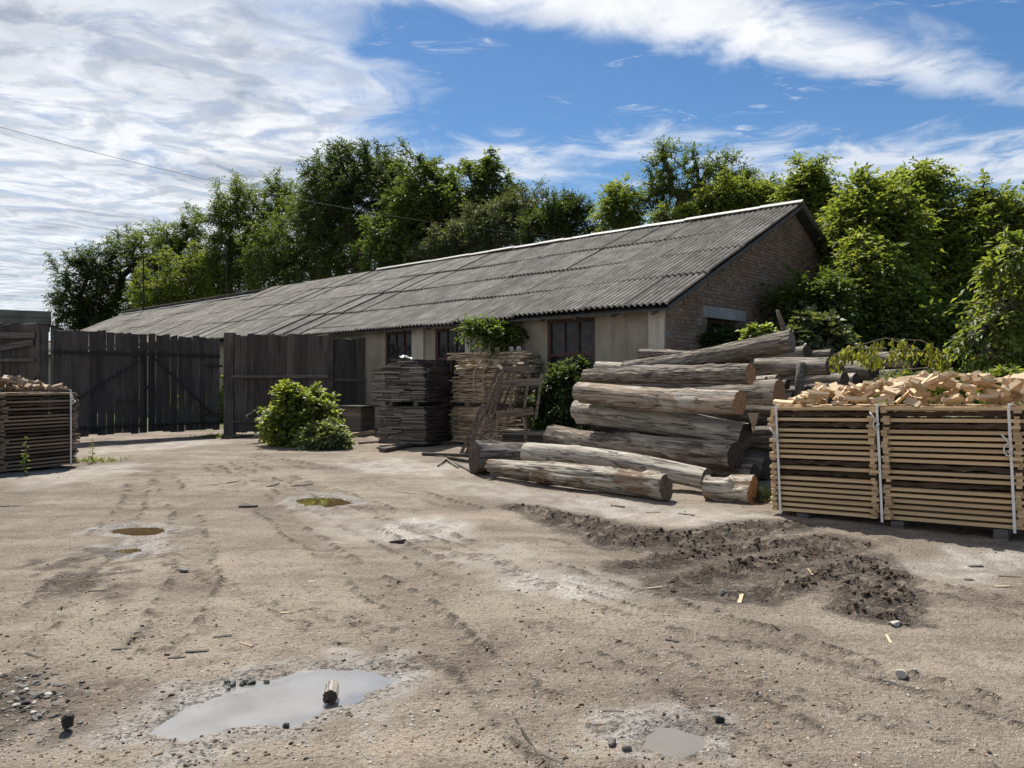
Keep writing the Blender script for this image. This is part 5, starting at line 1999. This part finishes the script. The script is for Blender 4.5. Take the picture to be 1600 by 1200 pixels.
px_tree('walnut_tree', 'walnut like tree with lobed twin tops right of the darkest one', 690, 41, [(665, 300, 41, 55), (735, 305, 55, 50), (770, 300, 43, 36), (690, 350, 72, 60), (640, 370, 67, 72), (765, 265, 22, 19), (660, 262, 24, 19), (610, 400, 60, 48)], 950, 7, 7, 0.18, 'leaf_mid', 8, GB, spray_len=0.55, trunk_r=0.28, leaf_w=0.55)
px_tree('broadleaf_tree', 'dark tree between walnut and lower grey green bushes', 700, 43.5, [(700, 360, 84, 67), (640, 330, 48, 72), (760, 350, 60, 55)], 800, 7, 7, 0.165, 'leaf_deep', 9, GB, spray_len=0.6, trunk_r=0.25)
px_tree('pear_tree', 'low grey green tree just above the roof ridge', 790, 37.5, [(780, 355, 67, 38), (730, 378, 63, 29), (840, 345, 56, 34), (690, 395, 45, 20), (800, 330, 34, 20)], 760, 8, 6, 0.12, 'leaf_grey', 10, GB, spray_len=0.45, trunk_r=0.2, droop=0.2, up=0.5)
px_tree('pear_tree', 'dark tree sinking to the ridge at right end of middle group', 880, 35.5, [(880, 345, 40, 32), (850, 360, 42, 32), (905, 330, 21, 21), (920, 365, 19, 21)], 430, 8, 6, 0.125, 'leaf_deep', 11, GB, spray_len=0.45, trunk_r=0.16, droop=0.2, up=0.5)
# behind the near end of the roof
px_tree('locust_tree', 'narrow feathery sapling above the ridge, left of airy tree', 962, 33, [(962, 315, 18, 30), (955, 345, 22, 24), (985, 340, 24, 28)], 190, 5, 9, 0.15, 'leaf_yellow', 12, GB, spray_len=0.6, trunk_r=0.1, droop=0.35)
px_tree('locust_tree', 'tall airy tree with see through crown above the ridge', 1070, 32, [(1045, 262, 30, 34), (1090, 268, 34, 28), (1130, 262, 36, 24), (1165, 285, 24, 22), (1070, 305, 60, 32), (1035, 240, 14, 16), (1020, 300, 26, 30), (1140, 300, 36, 26)], 280, 6, 8, 0.13, 'leaf_mid', 13, GB, spray_len=0.5, trunk_r=0.2, droop=0.25)
px_tree('locust_tree', 'yellow green tree leaning over the near end of roof', 1150, 30.5, [(1150, 308, 50, 26), (1110, 325, 40, 22), (1190, 315, 36, 24), (1060, 338, 36, 16)], 330, 7, 9, 0.14, 'leaf_yellow', 14, GB, spray_len=0.55, trunk_r=0.16)
px_tree('locust_tree', 'slender ash like sapling rising beside the gable peak', 1258, 28, [(1262, 285, 22, 32), (1245, 310, 22, 30), (1275, 320, 26, 40), (1265, 360, 30, 50)], 330, 5, 9, 0.17, 'leaf_yellow', 15, GB, spray_len=0.6, trunk_r=0.12, droop=0.35)
# right hand mass
GRT = 'box elder trees on the right'
px_tree('box_elder', 'bright tree directly right of the barn gable', 1335, 19.2, [(1345, 350, 44, 50), (1350, 410, 44, 60), (1385, 380, 50, 60), (1350, 305, 36, 30), (1345, 470, 50, 50)], 430, 6, 7, 0.17, 'leaf_yellow', 16, GRT, spray_len=0.55, trunk_r=0.2)
px_tree('box_elder', 'yellowish young tree hanging low in front of the gable', 1350, 18.0, [(1350, 430, 40, 50), (1332, 475, 34, 50), (1380, 480, 44, 50), (1350, 385, 26, 30), (1360, 520, 50, 40)], 330, 6, 7, 0.15, 'leaf_fresh', 17, GRT, spray_len=0.5, trunk_r=0.14, droop=0.7)
px_tree('box_elder', 'big bright tree with the highest top at right', 1440, 22, [(1445, 300, 46, 34), (1420, 350, 56, 56), (1480, 350, 50, 56), (1445, 420, 70, 60), (1450, 268, 26, 16), (1400, 300, 30, 26), (1440, 500, 70, 60)], 540, 6, 7, 0.16, 'leaf_yellow', 18, GRT, spray_len=0.55, trunk_r=0.26)
px_tree('box_elder', 'broad tree filling the right edge', 1550, 21, [(1545, 350, 50, 46), (1590, 390, 50, 70), (1520, 420, 50, 60), (1560, 330, 30, 24), (1640, 360, 60, 70), (1530, 500, 60, 60), (1610, 500, 60, 70)], 540, 6, 7, 0.16, 'leaf_yellow', 19, GRT, spray_len=0.55, trunk_r=0.26)
px_tree('box_elder', 'shaded dark tree standing behind the right hand trees', 1400, 27, [(1400, 420, 80, 80), (1500, 420, 80, 80), (1310, 450, 60, 70), (1450, 510, 110, 60), (1590, 440, 70, 90), (1340, 380, 50, 60)], 700, 6, 7, 0.20, 'leaf_mid', 20, GRT, spray_len=0.7, trunk_r=0.3)
px_tree('box_elder', 'low shaded tree between log pile and the right hand trees', 1420, 17.5, [(1400, 520, 60, 40), (1470, 530, 60, 44), (1345, 530, 44, 40), (1440, 570, 70, 36), (1530, 560, 60, 46)], 560, 6, 7, 0.15, 'leaf_mid', 21, GRT, spray_len=0.5, trunk_r=0.16, fork=0.2)
px_tree('box_elder', 'nearest leafy tree with hanging sprays at the right edge', 1640, 12.5, [(1590, 420, 34, 44), (1560, 490, 44, 40), (1600, 480, 40, 46), (1580, 380, 22, 26), (1545, 560, 40, 30), (1600, 560, 50, 40), (1520, 530, 20, 24), (1650, 450, 50, 80), (1570, 590, 40, 20)],
        210, 4, 8, 0.125, 'leaf_fresh', 22, GRT, spray_len=0.36, trunk_r=0.12, droop=0.9, twig_r=0.004)
# shrubs against the gable
px_tree('elder_shrub', 'shaded shrub climbing the brick gable', 1260, 16.9, [(1255, 460, 40, 26), (1225, 475, 26, 24), (1285, 500, 36, 40), (1245, 515, 40, 26), (1300, 460, 24, 40)], 230, 6, 6, 0.13, 'leaf_mid', 23, None, 'shrub', spray_len=0.4, fork=0.15, stems=3)
px_tree('elder_shrub', 'dark low shrub under the gable window', 1085, 15.6, [(1085, 530, 24, 16), (1110, 535, 26, 14), (1150, 530, 24, 14)], 170, 6, 6, 0.11, 'leaf_deep', 24, None, 'shrub', spray_len=0.3, fork=0.5, stems=3)
px_tree('elder_shrub', 'broad leaved grey green shrub behind the slanting log', 1290, 15.2, [(1275, 525, 30, 26), (1250, 540, 26, 18), (1300, 545, 26, 18)], 150, 5, 5, 0.17, 'leaf_grey', 25, None, 'shrub', spray_len=0.35, fork=0.3, stems=3, leaf_w=0.8)
px_tree('elder_shrub', 'small bright green shoot behind the slanting log', 1185, 14.3, [(1186, 522, 16, 9), (1200, 528, 14, 7)], 60, 5, 5, 0.11, 'leaf_fresh', 26, None, 'shrub', spray_len=0.22, fork=0.8, stems=2, leaf_w=0.7)
px_tree('weed', 'bright weed poking up behind the offcut heap at right', 1575, 10.5, [(1572, 592, 20, 12), (1555, 600, 12, 8)], 60, 4, 5, 0.09, 'leaf_fresh', 27, None, 'weed', spray_len=0.2, fork=0.6, stems=2, leaf_w=0.7)
px_tree('weed', 'green undergrowth behind the right end of the offcut heap', 1480, 12.5, [(1470, 598, 40, 14), (1530, 598, 40, 16), (1420, 600, 30, 12)], 180, 5, 5, 0.10, 'leaf_mid', 28, None, 'weed', spray_len=0.25, fork=0.3, stems=3, leaf_w=0.6)
# growth on the barn front
px_tree('vine', 'dark vine growing over the lower part of barred window', 880, 14.9, [(885, 590, 30, 20), (868, 622, 32, 28), (898, 604, 26, 28), (855, 642, 24, 18), (908, 574, 14, 9), (880, 655, 36, 18)], 240, 6, 5, 0.095, 'leaf_deep', 29, None, 'vine', spray_len=0.25, fork=0.1, stems=3, leaf_w=0.75)
px_tree('sapling', 'sapling under the eaves with one sunlit side, behind slab stack', 775, 17.1, [(738, 511, 16, 9, -.3), (766, 515, 26, 12, -.2), (796, 521, 22, 9, -.2), (772, 526, 18, 7, -.2)], 120, 5, 6, 0.085, 'leaf_mid', 30, None, 'sapling', spray_len=0.28, fork=0.75, stems=2, leaf_w=0.7)
# bushes in front of the fence
px_tree('leafy_bush', 'big sunlit green bush in front of the plank fence', 462, 17.0, [(462, 645, 40, 32), (438, 668, 30, 28), (490, 652, 26, 32), (458, 622, 26, 18), (425, 692, 24, 9), (475, 682, 44, 20), (496, 628, 14, 14)],
        330, 6, 5, 0.092, 'leaf_fresh', 31, 'bushes before the fence', 'bush', spray_len=0.22, fork=0.12, stems=4, leaf_w=0.85, droop=0.35, shell=0.55)
px_tree('leafy_bush', 'smaller low bush in front of the big bush', 512, 16.3, [(510, 683, 28, 18), (488, 691, 22, 11), (532, 688, 18, 11), (512, 672, 18, 11)],
        190, 6, 5, 0.075, 'leaf_pale', 32, 'bushes before the fence', 'bush', spray_len=0.18, fork=0.12, stems=4, leaf_w=0.8, droop=0.3, shell=0.55)
# beyond the gate
px_tree('hedge_bush', 'sunlit weeds seen through the gap by the gate post', 348, 26, [(350, 630, 40, 26), (310, 640, 50, 20), (370, 610, 30, 30)], 160, 5, 5, 0.16, 'leaf_yellow', 33, None, 'weed', spray_len=0.4, fork=0.2, stems=3)


# ------------------------------------------------------------------ wilted branch over the offcuts
def wilted_branch():
    root = empty('wilted_branch', P(1480, 590, 9.9))
    o0 = np.array(root.location)
    tag(root, 'cut branch with wilted hanging leaves over logs and offcuts', 'branch')
    r_ = np.random.default_rng(91)
    twigs = [[(1500, 600, 9.9), (1475, 572, 9.9), (1435, 545, 9.9), (1385, 528, 10), (1340, 540, 10), (1310, 553, 10)],
             [(1500, 600, 9.9), (1450, 575, 9.6), (1400, 578, 9.3), (1368, 592, 9.1), (1352, 606, 9.0)],
             [(1500, 600, 9.9), (1440, 588, 9.4), (1395, 592, 9.2), (1372, 604, 9.0)],
             [(1475, 572, 9.9), (1478, 560, 9.7), (1468, 548, 9.6), (1440, 532, 9.7), (1395, 530, 9.7)],
             [(1435, 545, 9.9), (1400, 548, 9.7), (1370, 556, 9.6), (1345, 552, 9.6)],
             [(1500, 600, 9.9), (1465, 592, 9.5), (1440, 605, 9.4)],
             [(1385, 545, 9.8), (1350, 545, 9.8), (1325, 543, 9.8), (1300, 556, 9.8)]]
    m = MB()
    P0, A0, N0, S0 = [], [], [], []
    for tw in twigs:
        pts = [P(*p) - Vector(o0) for p in tw]
        fine = []
        for a, b in zip(pts[:-1], pts[1:]):
            for k in range(4):
                fine.append(a.lerp(b, k / 4))
        fine.append(pts[-1])
        m.tube(fine, list(np.linspace(0.013, 0.004, len(fine))), 5)
        for k, q in enumerate(fine):
            if k < 2 or r_.random() < 0.35:
                continue
            for c in range(2):
                st = np.array(q) + r_.normal(size=3) * 0.02
                n = r_.integers(5, 10)
                hang = r_.uniform(0.08, 0.20)
                for i in range(n):
                    pp = st + r_.normal(size=3) * 0.022 - np.array([0, 0, hang * i / n])
                    P0.append(pp)
                    A0.append(np.array([0, 0, -1.0]) + r_.normal(size=3) * 0.35)
                    N0.append(r_.normal(size=3))
                    S0.append(r_.uniform(0.06, 0.10))
    m.build('twigs', M['twig'], root, True)
    S0 = np.array(S0)
    obj('leaves', leaf_mesh('leaves', np.array(P0), np.array(A0), np.array(N0), S0, S0 * 0.5, 'leaf_wilt', 0.3, 0.1), root)


wilted_branch()


# ------------------------------------------------------------------ weeds, grass
def stalk(px, py, h, label, seed):
    b = G(px, py)
    b.z = gz(b.x, b.y)
    root = empty('weed', b)
    tag(root, label, 'weed')
    r_ = np.random.default_rng(seed)
    top = Vector((r_.normal() * 0.04, r_.normal() * 0.03, h))
    MB().tube([(0, 0, -.02), top * 0.5 + Vector((.01, 0, 0)), top], [0.006, 0.005, 0.003], 5).build('stem', M['leaf_yellow'], root)
    n = 34
    f = r_.random(n)
    pos = np.outer(f, np.array(top))
    ax = r_.normal(size=(n, 3)) * np.array([1, 1, 0.3]) + np.array([0, 0, 0.3])
    s = 0.09 * (1.15 - f) + 0.02
    obj('leaves', leaf_mesh('leaves', pos, ax, np.tile(np.array([0, 0, 1.0]), (n, 1)) + r_.normal(size=(n, 3)) * .3, s, s * .35, 'leaf_fresh'), root)


stalk(38, 746, 0.62, 'thin weed stalk in front of the left board stack', 1)
stalk(144, 725, 0.45, 'thin weed stalk right of the left board stack', 2)


def tuft(px, py, w, h, n, label, seed, mat='leaf_yellow', stuffkind='stuff'):
    b = G(px, py)
    r_ = np.random.default_rng(seed)
    pos = np.stack([r_.normal(size=n) * w * 0.5, r_.normal(size=n) * w * 0.4, np.zeros(n)], 1)
    pos[:, 2] = ground_field(b.x + pos[:, 0], b.y + pos[:, 1]) - 0.01
    ax = np.array([0, 0, 1.0]) + r_.normal(size=(n, 3)) * np.array([0.55, 0.55, 0.1])
    s = h * (0.4 + 0.8 * r_.random(n))
    o = obj('grass', leaf_mesh('grass', pos, ax, r_.normal(size=(n, 3)) * np.array([1, 1, .1]), s, np.full(n, 0.010), mat, 0.1, 0.25), None, (b.x, b.y, 0))
    tag(o, label, 'grass', kind=stuffkind)


tuft(152, 722, 0.5, 0.09, 240, 'sparse grass beside the left board stack', 5)
tuft(1188, 783, 0.30, 0.22, 260, 'tuft of dry grass between stump and board stack', 6, 'leaf_grey')
tuft(345, 684, 0.6, 0.14, 220, 'grass at the foot of the gate', 7)
tuft(1240, 690, 1.2, 0.25, 500, 'grass in the shade behind the board stack', 8, 'leaf_mid')

# ------------------------------------------------------------------ overhead cable
pts = []
A, B = P(-260, 122, 15.0), P(903, 372, 23.6)
for k in range(25):
    f = k / 24
    q = A.lerp(B, f)
    q.z -= 0.55 * 4 * f * (1 - f)
    pts.append(q)
cb = MB().tube(pts, 0.0065, 5)
tag(cb.build('overhead_cable', M['wire'], None, True), 'thin black cable sagging from upper left to the barn roof', 'cable')
br = MB().tube([B + Vector((0, 0, -0.6)), B + Vector((0, 0, 0.05))], 0.02, 6)
tag(br.build('cable_bracket', M['dark_iron']), 'small iron mast on the roof holding the cable', 'mast')
for px, py, d, lab in ((224, 396, 47, 'thin dark mast among the pale trees behind the barn'), (354, 392, 41, 'thin dark mast before the tall trees behind the barn')):
    t = P(px, py, d)
    tag(MB().tube([(t.x, t.y, -0.1), t], 0.045, 6).build('mast', M['dark_iron']), lab, 'mast')


# ------------------------------------------------------------------ dog beside the bush
def mat_dog():
    t = NT('dog_coat')
    sp = t.n('ShaderNodeSeparateXYZ')
    t.t.links.new(t.coord('Object'), sp.inputs[0])
    n = t.noise(t.coord('Object'), 14, 4)
    # tan muzzle and lower legs, black elsewhere
    muzzle = t.remap(t.math('ADD', sp.outputs['X'], t.math('MULTIPLY', n, 0.08)), -0.40, -0.47)
    legs = t.remap(t.math('ADD', sp.outputs['Z'], t.math('MULTIPLY', n, 0.1)), 0.26, 0.18)
    tan = t.math('MAXIMUM', muzzle, legs)
    hair = t.noise(t.coord('Object', (40, 40, 12)), 1.0, 4)
    blk = t.mix(hair, (0.008, 0.007, 0.007), (0.03, 0.027, 0.025))
    tn = t.mix(hair, (0.26, 0.15, 0.075), (0.42, 0.27, 0.15))
    return t.principled(t.mix(tan, blk, tn), 0.75, t.bump(hair, 0.5, 0.01), 0.3)


def dog():
    base = Vector((-5.88, 18.0, gz(-5.88, 18.0)))
    V = [  # local: head towards -X
        ((0.30, 0.0, 0.47), 0.105), ((0.08, 0, 0.455), 0.11), ((-0.14, 0, 0.45), 0.135), ((-0.25, 0, 0.54), 0.085), ((-0.33, -0.02, 0.645), 0.082),
        ((-0.42, -0.04, 0.635), 0.058), ((-0.51, -0.06, 0.615), 0.034),
        ((-0.19, 0.09, 0.33), 0.05), ((-0.17, 0.09, 0.17), 0.03), ((-0.19, 0.09, 0.03), 0.028), ((-0.24, 0.09, 0.02), 0.026),
        ((-0.19, -0.09, 0.33), 0.05), ((-0.17, -0.09, 0.17), 0.03), ((-0.19, -0.09, 0.03), 0.028), ((-0.24, -0.09, 0.02), 0.026),
        ((0.28, 0.09, 0.33), 0.065), ((0.37, 0.09, 0.19), 0.03), ((0.34, 0.09, 0.03), 0.026), ((0.29, 0.09, 0.02), 0.026),
        ((0.28, -0.09, 0.33), 0.065), ((0.37, -0.09, 0.19), 0.03), ((0.34, -0.09, 0.03), 0.026), ((0.29, -0.09, 0.02), 0.026),
        ((0.42, 0, 0.50), 0.035), ((0.55, 0, 0.42), 0.028), ((0.62, 0, 0.36), 0.014),
        ((-0.31, 0.055, 0.72), 0.026), ((-0.31, 0.075, 0.785), 0.010), ((-0.31, -0.085, 0.72), 0.026), ((-0.31, -0.105, 0.785), 0.010)]
    E = [(0, 1), (1, 2), (2, 3), (3, 4), (4, 5), (5, 6), (2, 7), (7, 8), (8, 9), (9, 10), (2, 11), (11, 12), (12, 13), (13, 14),
         (0, 15), (15, 16), (16, 17), (17, 18), (0, 19), (19, 20), (20, 21), (21, 22), (0, 23), (23, 24), (24, 25), (4, 26), (26, 27), (4, 28), (28, 29)]
    me = bpy.data.meshes.new('dog')
    me.from_pydata([v for v, _ in V], E, [])
    me.materials.append(mat_dog())
    o = obj('dog', me, None, base, (0, 0, R(12)))
    md = o.modifiers.new('skin', 'SKIN')
    sv = me.skin_vertices[0].data
    for i, (_, r_) in enumerate(V):
        sv[i].radius = (r_, r_)
    sv[0].use_root = True
    md.use_smooth_shade = True
    ss = o.modifiers.new('sub', 'SUBSURF')
    ss.levels = ss.render_levels = 2
    tag(o, 'black and tan dog standing half hidden behind the big bush', 'dog')


dog()


# ------------------------------------------------------------------ stones and litter
def stone_mesh(seed, mat, sub=2):
    bm = bmesh.new()
    bmesh.ops.create_icosphere(bm, subdivisions=sub, radius=0.5)
    r_ = random.Random(seed)
    cuts = [(Vector((r_.gauss(0, 1), r_.gauss(0, 1), r_.gauss(0, 1))).normalized(), r_.uniform(0.24, 0.40)) for _ in range(9)]
    for v in bm.verts:
        for n, k in cuts:
            d = v.co.dot(n)
            if d > k:
                v.co -= n * (d - k)
        v.co += Vector((r_.uniform(-.02, .02), r_.uniform(-.02, .02), r_.uniform(-.02, .02)))
    me = bpy.data.meshes.new('stone')
    bm.to_mesh(me)
    bm.free()
    me.materials.append(M[mat])
    return me


STONE = {m_: [stone_mesh(k * 7 + i, m_) for k in range(5)] for i, m_ in enumerate(('stone_dark', 'stone_grey', 'stone_pale'))}


def stone(px, py, w, mat, label, seed, group=None, k=(1, .8, .7), sink=0.25):
    g = G(px, py)
    z = gz(g.x, g.y)
    r_ = random.Random(seed)
    o = obj('stone', STONE[mat][seed % 5], None, (g.x, g.y, z + w * k[2] * (0.5 - sink)), (r_.uniform(-.3, .3), r_.uniform(-.3, .3), r_.uniform(0, 6.28)), (w * k[0], w * k[1], w * k[2]))
    return tag(o, label, 'stone', group)


stone(107, 1146, 0.085, 'stone_dark', 'black lump of stone at the lower left', 1, None, (0.85, 0.8, 1.15), 0.08)
stone(1408, 1052, 0.085, 'stone_pale', 'pale angular stone at the lower right', 2, None, (1, .8, .7), 0.1)
stone(1396, 1066, 0.04, 'stone_pale', 'small pale stone just below the pale angular one', 3)
stone(1435, 1079, 0.028, 'stone_pale', 'tiny pale stone right of the pale angular one', 4)
stone(447, 1132, 0.05, 'stone_dark', 'small black stone at the near edge of the wide puddle', 5)
stone(1123, 1130, 0.06, 'stone_dark', 'dark clod right of the drying puddle', 6)
stone(955, 1165, 0.06, 'stone_grey', 'grey stone left of the drying puddle', 7)
stone(979, 1172, 0.055, 'stone_grey', 'second grey stone nearest the drying puddle', 8)
stone(1130, 930, 0.085, 'stone_grey', 'square grey stone at the edge of the ruts', 9, None, (1.1, .6, .6))
stone(1400, 972, 0.10, 'stone_pale', 'flat pale stone by the right hand ruts', 10, None, (1.2, .8, .4))
stone(287, 890, 0.10, 'stone_grey', 'flat grey stone alone in the middle left of the yard', 11, None, (1.3, .9, .5))
stone(865, 704, 0.2, 'stone_pale', 'pale stone wedged beside the dark logs', 12)
r_ = random.Random(17)
hp = 0
for k in range(90):
    px_, py_ = r_.gauss(38, 34), r_.gauss(1085, 26)
    if px_ < -40 or py_ < 1045:
        continue
    stone(px_, py_, r_.uniform(0.018, 0.048), r_.choice(('stone_grey', 'stone_grey', 'stone_grey', 'stone_dark', 'stone_pale')), 'rough stone in the small heap at lower left', 100 + k, 'stones of the small heap at lower left', (1.2, .9, .6), 0.36)
for k in range(14):
    f = r_.random()
    stone(355 + f * 60 + r_.uniform(-12, 12), 1072 - f * 12 + r_.uniform(-5, 4), r_.uniform(0.02, 0.05), r_.choice(('stone_grey', 'stone_dark')), 'stone along the far edge of the wide puddle', 200 + k, 'stones edging the wide puddle')

# piece of log standing in the puddle
g = G(514, 1096)
me, e0, e1 = log_mesh('log_piece', 0.105, 0.036, 0.031, 77, 'log_pale', rough=0.07, knots=0)
o = obj('log_piece', me, None, (g.x + 0.005, g.y - 0.01, 0.024), (0, R(-8), R(95)))
tag(o, 'short pale log piece lying in the wide puddle', 'log piece')
for ring, s in ((e0, -1), (e1, 1)):
    obj('cut_end', cut_mesh(ring, M['end_dark'], s), o)

# sticks and bark scraps large enough to pick out
STICKS = [(333, 1002, 362, 998, 0.03, 'dark_lath'), (290, 1023, 326, 1020, 0.035, 'dark_lath'), (174, 1019, 205, 1017, 0.03, 'dark_lath'), (262, 1033, 290, 1031, 0.02, 'dark_lath'),
          (375, 1009, 395, 1014, 0.03, 'slab_wood'), (438, 965, 463, 961, 0.03, 'slab_wood'), (374, 791, 402, 791, 0.09, 'dark_lath'), (610, 843, 632, 845, 0.08, 'dark_lath'),
          (330, 758, 372, 751, 0.05, 'slab_wood'), (418, 759, 436, 755, 0.05, 'dark_lath'), (40, 1023, 62, 1030, 0.02, 'dark_lath'), (1155, 940, 1160, 925, 0.04, 'offcut_wood'),
          (1262, 883, 1270, 900, 0.02, 'slab_wood'), (1385, 987, 1392, 1000, 0.02, 'offcut_wood'), (1515, 884, 1535, 884, 0.05, 'dark_lath'), (1508, 904, 1520, 904, 0.05, 'dark_lath'),
          (1560, 898, 1595, 900, 0.03, 'dark_lath'), (1555, 918, 1578, 916, 0.04, 'slab_wood'), (1388, 968, 1420, 972, 0.05, 'dark_lath'), (940, 1113, 975, 1114, 0.015, 'dark_lath'),
          (0, 791, 30, 790, 0.03, 'dark_lath'), (150, 789, 200, 788, 0.02, 'slab_wood'), (620, 767, 665, 770, 0.03, 'slab_wood'), (955, 787, 975, 790, 0.06, 'dark_lath'),
          (1060, 803, 1085, 806, 0.05, 'dark_lath'), (138, 923, 165, 921, 0.03, 'dark_lath'), (480, 910, 492, 911, 0.03, 'offcut_wood'), (805, 1125, 835, 1175, 0.018, 'dark_lath'),
          (835, 1175, 880, 1195, 0.022, 'dark_lath'), (1010, 918, 1035, 914, 0.03, 'slab_wood'), (845, 985, 875, 990, 0.03, 'dark_lath'), (1040, 998, 1060, 1001, 0.04, 'dark_lath'),
          (455, 760, 490, 756, 0.04, 'grey_lath'), (345, 764, 372, 765, 0.05, 'grey_lath'), (1010, 800, 1030, 799, 0.04, 'grey_lath'), (905, 1040, 925, 1035, 0.02, 'dark_lath')]
for k, (x0, y0, x1, y1, w_, m_) in enumerate(STICKS):
    o = loose('wood_scrap', G(x0, y0), G(x1, y1), w_ * 0.7, w_ * 0.25, m_, 'scrap of bark or wood lying on the trodden soil', 'scrap', -0.002)
    o['group'] = 'wood scraps scattered over the yard'


# fine litter: too small and too many to count
def litter(name, n, mat, smin, smax, seed, label, aspect=(1.6, 1.0, 0.4), region=None):
    rg_ = np.random.default_rng(seed)
    pyv = 700 + 500 * rg_.random(n) ** 0.8
    pxv = rg_.uniform(-60, 1660, n)
    dd = FPX * EYE / (pyv - HOR)
    x, y = (pxv - 800) / FPX * dd, dd
    dens = fbm(x * 1.3, y * 1.3, seed + 3, 3)
    keep = dens > 0.36
    if region is not None:
        keep &= region(x, y)
    x, y = x[keep], y[keep]
    n = len(x)
    z, mud, pale, wet, grass = ground_field(x, y, True)
    ok = (z > WATER_Z + 0.004) & (grass < 0.5)
    x, y, z = x[ok], y[ok], z[ok]
    n = len(x)
    s = (smin + (smax - smin) * rg_.random(n) ** 3)
    cube = np.array([[-1, -1, -1], [1, -1, -1], [1, 1, -1], [-1, 1, -1], [-.7, -.6, 1], [.6, -.7, 1], [.7, .6, 1], [-.6, .7, 1]], float) * 0.5
    v = cube[None] * (np.array(aspect)[None, None, :] * s[:, None, None]) * (0.6 + 0.8 * rg_.random((n, 8, 1)))
    th = rg_.random(n) * 6.283
    c_, s_ = np.cos(th)[:, None], np.sin(th)[:, None]
    tl = rg_.normal(size=(n, 1)) * 0.25
    vx = v[..., 0] * c_ - v[..., 1] * s_
    vy = v[..., 0] * s_ + v[..., 1] * c_
    vz = v[..., 2] + v[..., 0] * tl
    verts = np.stack([vx + x[:, None], vy + y[:, None], vz + z[:, None] + (s * aspect[2] * 0.3)[:, None]], -1).reshape(-1, 3)
    q = np.array([[0, 3, 2, 1], [4, 5, 6, 7], [0, 1, 5, 4], [1, 2, 6, 5], [2, 3, 7, 6], [3, 0, 4, 7]])
    quads = (np.arange(n)[:, None, None] * 8 + q[None]).reshape(-1, 4)
    tag(obj(name, mesh_np(name, verts, quads, M[mat])), label, kind='stuff')


litter('gravel', 3500, 'stone_grey', 0.004, 0.013, 301, 'grey gravel trodden into the yard', (1.3, 1.0, 0.6))
litter('pale_gravel', 4500, 'stone_pale', 0.003, 0.012, 302, 'pale gravel and lime crumbs on the yard', (1.3, 1.0, 0.55))
litter('wood_chips', 1500, 'aged_board', 0.006, 0.022, 303, 'small wood chips scattered on the yard', (2.2, 0.7, 0.25))
litter('bark_crumbs', 2600, 'bark_edge', 0.004, 0.017, 304, 'dark crumbs of bark and soil on the yard', (1.8, 0.9, 0.5))


def near_ruts(x, y):
    k = np.full(x.shape, False)
    for pts, w_ in RUTS:
        k |= line_d(x, y, pts) + (fbm(x * 6, y * 6, 55, 4) - 0.5) * 0.3 < w_ * 0.9
    return k


M['clod'] = plain('soil_clod', (0.115, 0.088, 0.068), 0.95, 0.15, 0, 20, 0.5)
litter('soil_clods', 70000, 'clod', 0.006, 0.034, 305, 'lumps of churned dark soil in the wheel ruts', (1.2, 1.0, 0.8), near_ruts)
